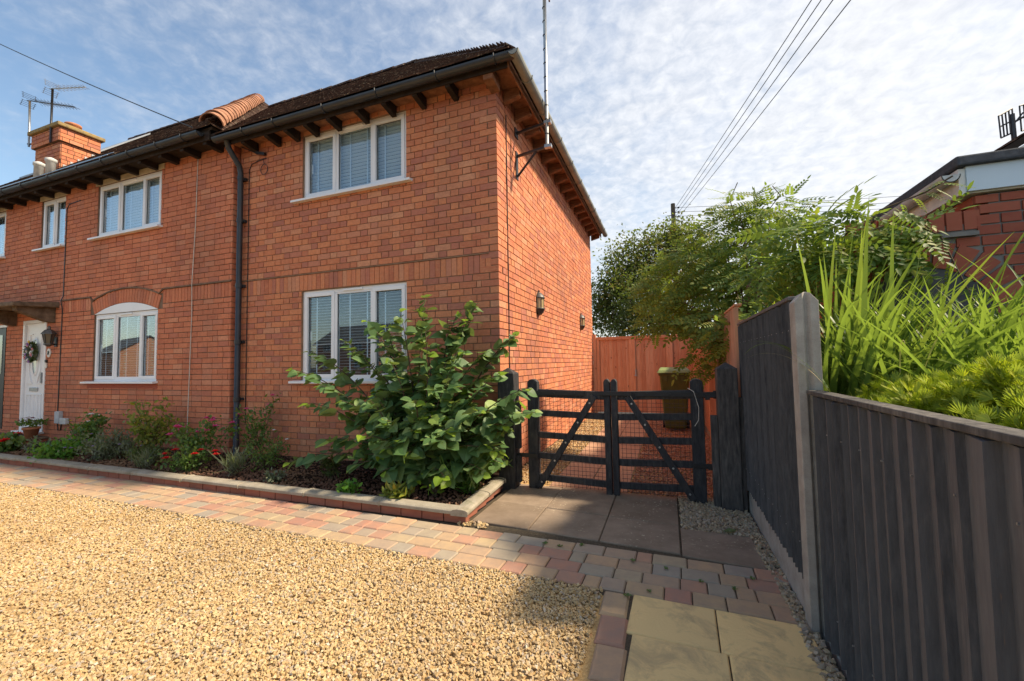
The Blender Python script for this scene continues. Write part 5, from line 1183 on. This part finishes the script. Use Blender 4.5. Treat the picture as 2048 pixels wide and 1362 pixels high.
def build_clump():
    VM = {m_: np.array([v.co for v in m_.vertices]) for m_ in BM}
    def clear(vs, M_, t):   # nothing may cut through the fence boards
        p = vs@M_.T+t; return not np.any((p[:, 0] < 2.585) & (p[:, 2] < np.where(p[:, 1] > -2.06, 1.74, 1.24)))
    placed = 0; tries = 0
    while placed < 285 and tries < 4000:
        tries += 1; sec = placed % 3 == 0
        ox, oy = random.gauss(0, .13), random.gauss(0, .26); cx_ = max(2.68, (3.42 if sec else 2.93)+ox); cy_ = (-1.65 if sec else -1.12)+oy
        a = math.atan2(oy-.10+random.gauss(0, .16), ox+.10+random.gauss(0, .12)); q = min(1, math.hypot(ox/.25, oy/.45)); tiltv = max(0, .08+.55*q*random.random()+random.gauss(0, .08)); L = random.uniform(.82, 1.32)
        if sec: a = random.gauss(-.45, .55); tiltv += random.uniform(.05, .5); L *= 1.12
        elif random.random() < .25: tiltv += random.uniform(.1, .45)
        m_ = random.choice(BM[:4] if tiltv < .3 else BM[1:6]); c, s = math.cos(tiltv), math.sin(tiltv)
        M_ = rotz(np.array(a-math.pi/2))@np.array([[1, 0, 0], [0, c, s], [0, -s, c]])*L; t = V(cx_, cy_, random.uniform(.74, .95))
        if not clear(VM[m_], M_, t): continue
        place('blade', m_, clump, M_, t); placed += 1
    # leaves arching out over the fence top
    for px, py, x, a, L, k, dead in [(1652, 772, 2.57, 2.45, .50, 4, 0), (1656, 776, 2.57, 2.2, .62, 5, 0), (1660, 780, 2.56, 2.75, .42, 3, 0), (1658, 782, 2.56, 2.6, .46, 5, 1), (1800, 745, 2.85, 4.4, .35, 5, 1), (1850, 735, 2.9, 4.8, .35, 4, 1)]:
        p = onX(px, py, x); place('blade', (BD_[k % 2] if dead else BM[k]), clump, rotz(np.array(a-math.pi/2))@np.array([[1, 0, 0], [0, math.cos(.5), math.sin(.5)], [0, -math.sin(.5), math.cos(.5)]])*L, p)
    mesh_v = np.array([v.co for v in BM[2].vertices]); mesh_f = np.array([list(p.vertices) for p in BM[2].polygons])
    M, T_ = [], []; tries = 0
    while len(T_) < 1300 and tries < 12000:
        tries += 1; tl = abs(random.gauss(0, .5)); c, s = math.cos(tl), math.sin(tl); sec = tries % 2
        M_ = rotz(np.array(random.uniform(0, 6.28)))@np.array([[1, 0, 0], [0, c, s], [0, -s, c]])*random.uniform(.6, 1.08)
        t = V(random.gauss(3.4 if sec else 2.98, .17), random.gauss(-1.6 if sec else -1.15, .34), random.uniform(.7, .92))
        if clear(mesh_v, M_, t): M.append(M_); T_.append(t)
    mesh_inst('inner_blades', mesh_v, mesh_f, np.array(M), np.array(T_), 'blade', clump, 'stuff', True)
build_clump()
rs = MB().box(2.56, 8, -4.6, -.62, -.07, .55).build('raised_soil', 'soil'); struct(rs)

# golden conifer
con = thing('golden_conifer', 'low mound of bright yellow-green conifer sprays behind the low fence', 'shrub', (2.95, -2.7, .5))
def build_conifer():
    core = MB(); pos, d, nr, sz = [], [], [], []
    nt_ = 330; a = rng.uniform(0, 2*math.pi, nt_); u = rng.uniform(0, 1, nt_)**.5
    yc = -2.72+1.10*u*np.sin(a); xc = 2.98+.42*u*np.cos(a)
    hc = .94+.29*np.sqrt(np.maximum(0, 1-u**2.4))+.045*np.sin(yc*7+1)+rng.normal(0, .028, nt_)+.07*np.clip(yc+2.7, -1, 1)
    out = unit(np.stack([.5*u*np.cos(a), .6*u*np.sin(a), .75+0*a], -1)+rng.normal(0, .22, (nt_, 3)))
    k = 44; cen = np.repeat(np.stack([xc, yc, hc-.05], -1), k, 0); od = np.repeat(out, k, 0); n = nt_*k
    d = unit(od+rng.normal(0, .55, (n, 3))); pos = cen+d*rng.uniform(.0, .075, (n, 1)); pos[:, 0] = np.where((pos[:, 0] < 2.64) & (pos[:, 2] < 1.19), 2.64+(2.64-pos[:, 0])*.4, np.maximum(pos[:, 0], 2.58)); nr = unit(rng.normal(0, 1, (n, 3))); sz = rng.uniform(.024, .05, n)
    # a spray: fan of thin fingers
    v, f = [], []
    for k in range(7):
        an = (k-3)*.26; L = 1-.10*abs(k-3); b0 = len(v); s, c = math.sin(an), math.cos(an); w_ = .055
        v += [(s*.25-c*w_*.4, c*.25*.6, 0), (s*.25+c*w_*.4, c*.25*.6, 0), (s*L*.8+c*w_, c*L*.8, .03), (s*L, c*L, .0), (s*L*.8-c*w_, c*L*.8, -.03)]
        f += [(b0, b0+1, b0+2, b0+4), (b0+4, b0+2, b0+3, b0+3)]
    v.append((0, 0, 0)); f = [q if len(set(q)) == 4 else (q[0], q[1], q[2], q[2]) for q in f]
    fq = [q for q in f if len(set(q)) == 4]
    v2, f2 = [], []
    for k in range(7):
        an = (k-3)*.27; L = 1-.08*abs(k-3); s, c = math.sin(an), math.cos(an); w_ = .06; b0 = len(v2)
        v2 += [(0, 0, 0), (s*L*.6+c*w_, c*L*.6-s*w_, .04), (s*L, c*L, 0), (s*L*.6-c*w_, c*L*.6+s*w_, -.02)]; f2.append((b0, b0+1, b0+2, b0+3))
    mesh_inst('foliage', np.array(v2), np.array(f2), frames(d, nr)*sz[:, None, None], pos, 'conifer', con, 'stuff')
    for i in range(9): core.tube([(2.98, -2.72+random.gauss(0, .1), .5), (2.98+random.gauss(0, .2), -2.72+random.uniform(-.9, .9), 1.0)], [.03, .012], 6)
    core.build('branches', 'bark', con)
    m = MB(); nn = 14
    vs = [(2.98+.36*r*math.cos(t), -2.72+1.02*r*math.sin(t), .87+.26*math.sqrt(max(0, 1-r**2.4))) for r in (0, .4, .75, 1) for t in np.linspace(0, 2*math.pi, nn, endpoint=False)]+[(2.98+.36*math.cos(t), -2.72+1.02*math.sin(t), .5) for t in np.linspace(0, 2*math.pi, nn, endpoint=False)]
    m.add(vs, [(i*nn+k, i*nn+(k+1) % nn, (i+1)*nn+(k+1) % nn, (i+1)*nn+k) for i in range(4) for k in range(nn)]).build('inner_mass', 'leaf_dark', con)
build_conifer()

# ------------------------------------------------------------ flower bed plants
def bed_plant(name, label, x, y, r, h, mat, n, leaf=.05, shape=OVAL, flowers=None, cat='plant', upright=.4, group=None, nst=9):
    p_ = thing(name, label, cat, (x, y, .07), group); stems = MB(); c0 = V(x, y, .08); pos, d, nr = [], [], []
    per = max(3, int(n*1.5)//nst); tips = []
    for i in range(nst):
        a = random.uniform(0, 6.28); rr = r*random.random()**.5; tp = c0+V(rr*math.cos(a), rr*math.sin(a)*.8, h*random.uniform(.55, 1)*(1-.35*(rr/r)**2)); tips.append(tp)
        if tp[1] > -.13: tp[1] = -.13
        P_ = stem_pts(c0+V(random.gauss(0, r*.15), random.gauss(0, r*.1), 0), tp, (0, 0, h*.15), 7); stems.tube([tuple(q) for q in P_], list(np.linspace(.006, .002, 7)), 4)
        for k in range(per):
            t = random.uniform(.15, 1.0)*6; j = min(int(t), 5); q = P_[j]+(P_[j+1]-P_[j])*(t-j)+rng.normal(0, r*.13, 3); q[2] = max(q[2], .08)
            pos.append(q); d.append(unit(rng.normal(0, .7, 3)+V(0, -.2, upright))); nr.append(unit(rng.normal(0, .5, 3)+V(0, -.4, .8)))
    stems.build('stems', 'bark', p_); sz = rng.uniform(.6, 1.3, len(pos))*leaf*1.25
    mesh_inst('foliage', shape[0], shape[1], frames(np.array(d), np.array(nr))*sz[:, None, None], np.array(pos), mat, p_, 'stuff', True)
    if flowers:
        fm, fn, fsz = flowers
        for i in range(fn):
            c = tips[i % len(tips)]+V(random.gauss(0, r*.2), random.gauss(0, r*.12)-.03, random.uniform(0, .05)); m = MB()
            for ring, (k, el, s) in enumerate(((6, .25, 1.), (5, .8, .7), (3, 1.2, .45))):
                for j in range(k):
                    an = 6.28*(j+ring*.5)/k; o_ = V(math.cos(an)*math.cos(el), math.sin(an)*math.cos(el), math.sin(el)); sd_ = V(-math.sin(an), math.cos(an), 0)
                    m.add([c, c+o_*fsz*s*.6+sd_*fsz*s*.4, c+o_*fsz*s, c+o_*fsz*s*.6-sd_*fsz*s*.4], [(0, 1, 2, 3)])
            m.build('flower', 'petal_'+fm, p_)
    return p_
def gx(px, py, z=.1): p = onZ(px, py, z); return p[0], p[1]
bed_plant('rose_bush', 'tall rose bush with pink flowers below the drainpipe', -4.1, -.62, .42, .78, 'leaf_bed', 520, .042, OVAL, ('pink', 12, .06), 'shrub')
bed_plant('rose_bush', 'sparse rose climbing the wall right of the drainpipe', -3.45, -.3, .36, 1.0, 'leaf_bed', 340, .042, OVAL, ('pink', 4, .05), 'shrub')
bed_plant('yellow_leaf_bush', 'loose bush with yellowing leaves below the white cable', -5.35, -.55, .42, .88, 'leaf_gold', 420, .058, OVAL, None, 'shrub')
bed_plant('flowering_bush', 'rounded green bush topped by white flowers near the arched window', -6.9, -.5, .35, .62, 'leaf_bed', 380, .05, OVAL, ('white', 4, .06))
bed_plant('lavender', 'greyish wispy plant with faint lilac flowers spilling to the kerb', -5.75, -.85, .48, .36, 'leaf_grey', 900, .045, LANCE, ('lilac', 12, .022), 'plant', 1.0, None, 22)
bed_plant('leafy_clump', 'bright green low leafy clump overhanging the kerb', -6.55, -.98, .38, .22, 'leaf_lime', 620, .05, OVAL, ('lilac', 4, .03), 'plant', .5, None, 18)
bed_plant('geranium', 'red geranium at the far end of the bed by the step', -8.15, -.9, .32, .26, 'leaf_bed', 300, .05, HEART, ('red', 7, .075))
bed_plant('low_herb', 'low grey-green tuft beside the red geranium', -7.45, -.85, .25, .16, 'leaf_grey', 260, .05, LANCE)
bed_plant('yellow_flowers', 'thin stems with small pale yellow flowers by the meter box', -7.6, -.35, .25, .5, 'leaf_bed', 120, .04, LANCE, ('yellow', 5, .028))
bed_plant('dark_tuft', 'dark rounded evergreen tuft at the kerb below the yellowing bush', -4.75, -.9, .26, .28, 'leaf_dark', 600, .035, LANCE, None, 'plant', .9, None, 18)
bed_plant('low_rose', 'low green rose with crimson flowers at the kerb', -3.85, -1.0, .36, .34, 'leaf_bed', 420, .036, OVAL, ('red', 7, .055), 'shrub')
bed_plant('fern_plant', 'small feathery plant between the rose and the large shrub', -2.95, -.62, .34, .5, 'leaf_bed', 420, .036, LANCE, ('white', 2, .03))
bed_plant('silver_grass', 'spiky silver tuft in the open mulch', -3.0, -.98, .16, .22, 'leaf_grey', 110, .13, (np.array([(-.03, 0, 0), (.03, 0, 0), (.015, 1, -.2), (-.015, 1, -.2)]), np.array([(0, 1, 2, 3)])), None, 'plant', 1.4)
bed_plant('silver_grass', 'spiky silver tuft at the kerb beside the dark evergreen tuft', -4.45, -1.08, .15, .18, 'leaf_grey', 110, .11, (np.array([(-.03, 0, 0), (.03, 0, 0), (.015, 1, -.2), (-.015, 1, -.2)]), np.array([(0, 1, 2, 3)])), None, 'plant', 1.4)
bed_plant('blue_sedum', 'small blue-green mat in the mulch near the shrub', -2.35, -1.0, .18, .08, 'leaf_grey', 160, .03, OVAL)
bed_plant('dark_sprig', 'dark upright sprig in the mulch left of the shrub', -1.75, -.75, .14, .36, 'leaf_dark', 160, .045, LANCE)
bed_plant('succulent', 'pale green fleshy rosette hanging over the kerb coping', -1.22, -1.16, .17, .12, 'leaf_lime', 120, .04, OVAL)
bed_plant('brown_tuft', 'dry brownish tuft on the coping near the corner', -.62, -1.15, .15, .12, 'leaf_gold', 150, .06, LANCE)
bed_plant('lime_seedling', 'small yellow-green seedling near the bed corner', -.32, -.95, .09, .2, 'leaf_young', 22, .06, LANCE)
bed_plant('grass_tuft', 'fresh green grass tuft in the bed corner by the gate post', -.08, -.72, .26, .2, 'weed', 260, .16, (np.array([(-.03, 0, 0), (.03, 0, 0), (.015, 1, -.2), (-.015, 1, -.2)]), np.array([(0, 1, 2, 3)])), None, 'grass', 1.5)
for k, (px, py) in enumerate([(1255, 1193), (1165, 1092), (1090, 1088), (1505, 1160), (1470, 1180), (1400, 1165), (1268, 1123), (1330, 1138), (1120, 1093), (1300, 1185)]):
    x, y = gx(px, py, 0); w_ = MB(); 
    for i in range(9):
        a = random.uniform(0, 6.28); L = random.uniform(.01, .028); c, s = math.cos(a), math.sin(a); w_.add([(x, y, .0), (x+c*L*.6-s*L*.25, y+s*L*.6+c*L*.25, .014), (x+c*L, y+s*L, .012), (x+c*L*.6+s*L*.25, y+s*L*.6-c*L*.25, .014)], [(0, 1, 2, 3)])
    tag(w_.build('paving_weed', 'weed', None, loc=(x, y, 0)), 'small green weed growing in a paving joint', 'weed', 'weeds in the paving joints')
# pot on the step, wreath on the door
PQ = onZ(62, 876, .125); PTX, PTY = PQ[0], PQ[1]
pt = thing('flower_pot', 'terracotta pot of burgundy flowers on the door step', 'pot', (PTX, PTY, .125))
MB().lathe((PTX, PTY, .125), [(.075, 0), (.105, .16), (.12, .16), (.12, .20), (.10, .20), (.09, .17)], 16).build('pot', 'terracotta', pt, 0, True)
n = 130; a = rng.uniform(0, 6.28, n); rr = .19*rng.uniform(0, 1, n)**.5
mesh_inst('leaves', OVAL[0], OVAL[1], frames(unit(rng.normal(0, .6, (n, 3))+V(0, 0, .5)), unit(rng.normal(0, .5, (n, 3))+V(0, -.3, .8)))*.06, np.stack([PTX+rr*np.cos(a), PTY+rr*np.sin(a), .34+rng.uniform(0, .10, n)], -1), 'leaf_bed', pt, 'stuff')
for i in range(26):
    fl_ = MB()
    c = V(PTX+random.gauss(0, .09), PTY-.03+random.gauss(0, .07), .46+random.uniform(-.03, .05))
    for j in range(7): an = 6.28*j/7; o_ = V(math.cos(an), math.sin(an)*.8-.2, .35)*.035; sd_ = V(-math.sin(an), math.cos(an), 0)*.012; fl_.add([c, c+o_*.6+sd_, c+o_, c+o_*.6-sd_], [(0, 1, 2, 3)])
    fl_.build('flower', 'petal_burgundy', pt)
wr = thing('door_wreath', 'round wreath of pastel flowers hung on the white door', 'wreath', (-9.75, -.13, 1.72))
MB().tube([(-9.75+.13*math.cos(t), -.125, 1.72+.15*math.sin(t)) for t in np.linspace(0, 6.28, 25)], .035, 6).build('ring', 'leaf_grey', wr)
n = 170; a = rng.uniform(0, 6.28, n)
mesh_inst('leaves', LANCE[0], LANCE[1], frames(unit(np.stack([np.cos(a), rng.normal(-.5, .3, n), np.sin(a)], -1)+rng.normal(0, .5, (n, 3))), unit(rng.normal(0, .4, (n, 3))+V(0, -1, 0)))*.075, np.stack([-9.75+.13*np.cos(a), np.full(n, -.14), 1.72+.15*np.sin(a)], -1), 'leaf_dark', wr, 'stuff')
for i, cm in enumerate(['rose', 'slate', 'white', 'yellow', 'lilac', 'rose', 'slate', 'white', 'lilac', 'rose', 'slate', 'white', 'lilac', 'slate', 'rose', 'white']):
    an = 6.28*i/16+.3; c = V(-9.75+(.13+random.gauss(0, .03))*math.cos(an), -.175, 1.72+(.15+random.gauss(0, .03))*math.sin(an)); m = MB(); s0 = random.uniform(.03, .05)
    for ring, (k, el, s) in enumerate(((7, .2, 1.), (6, .7, .75), (4, 1.15, .5))):
        for j in range(k):
            b_ = 6.28*(j+.5*ring)/k; o_ = V(math.cos(b_)*math.cos(el), -math.sin(el), math.sin(b_)*math.cos(el)); sd_ = V(-math.sin(b_), 0, math.cos(b_)); m.add([c, c+o_*s0*s*.6+sd_*s0*s*.35, c+o_*s0*s, c+o_*s0*s*.6-sd_*s0*s*.35], [(0, 1, 2, 3)])
    m.build('flower', 'petal_'+cm, wr)
# a fallen leaf on the pebbles
lp = onZ(1445, 1062, .012)
m = MB(); m.add([tuple(lp+V(*q)) for q in ((0, 0, 0), (.05, .03, .02), (.11, .01, .015), (.05, -.04, .01))], [(0, 1, 2, 3)])
tag(m.build('fallen_leaf', 'leaf_dark', None, loc=tuple(lp)), 'curled fallen leaf lying on the pebbles by the slab', 'leaf')
print('objects', len(bpy.data.objects), 'pavers', count)
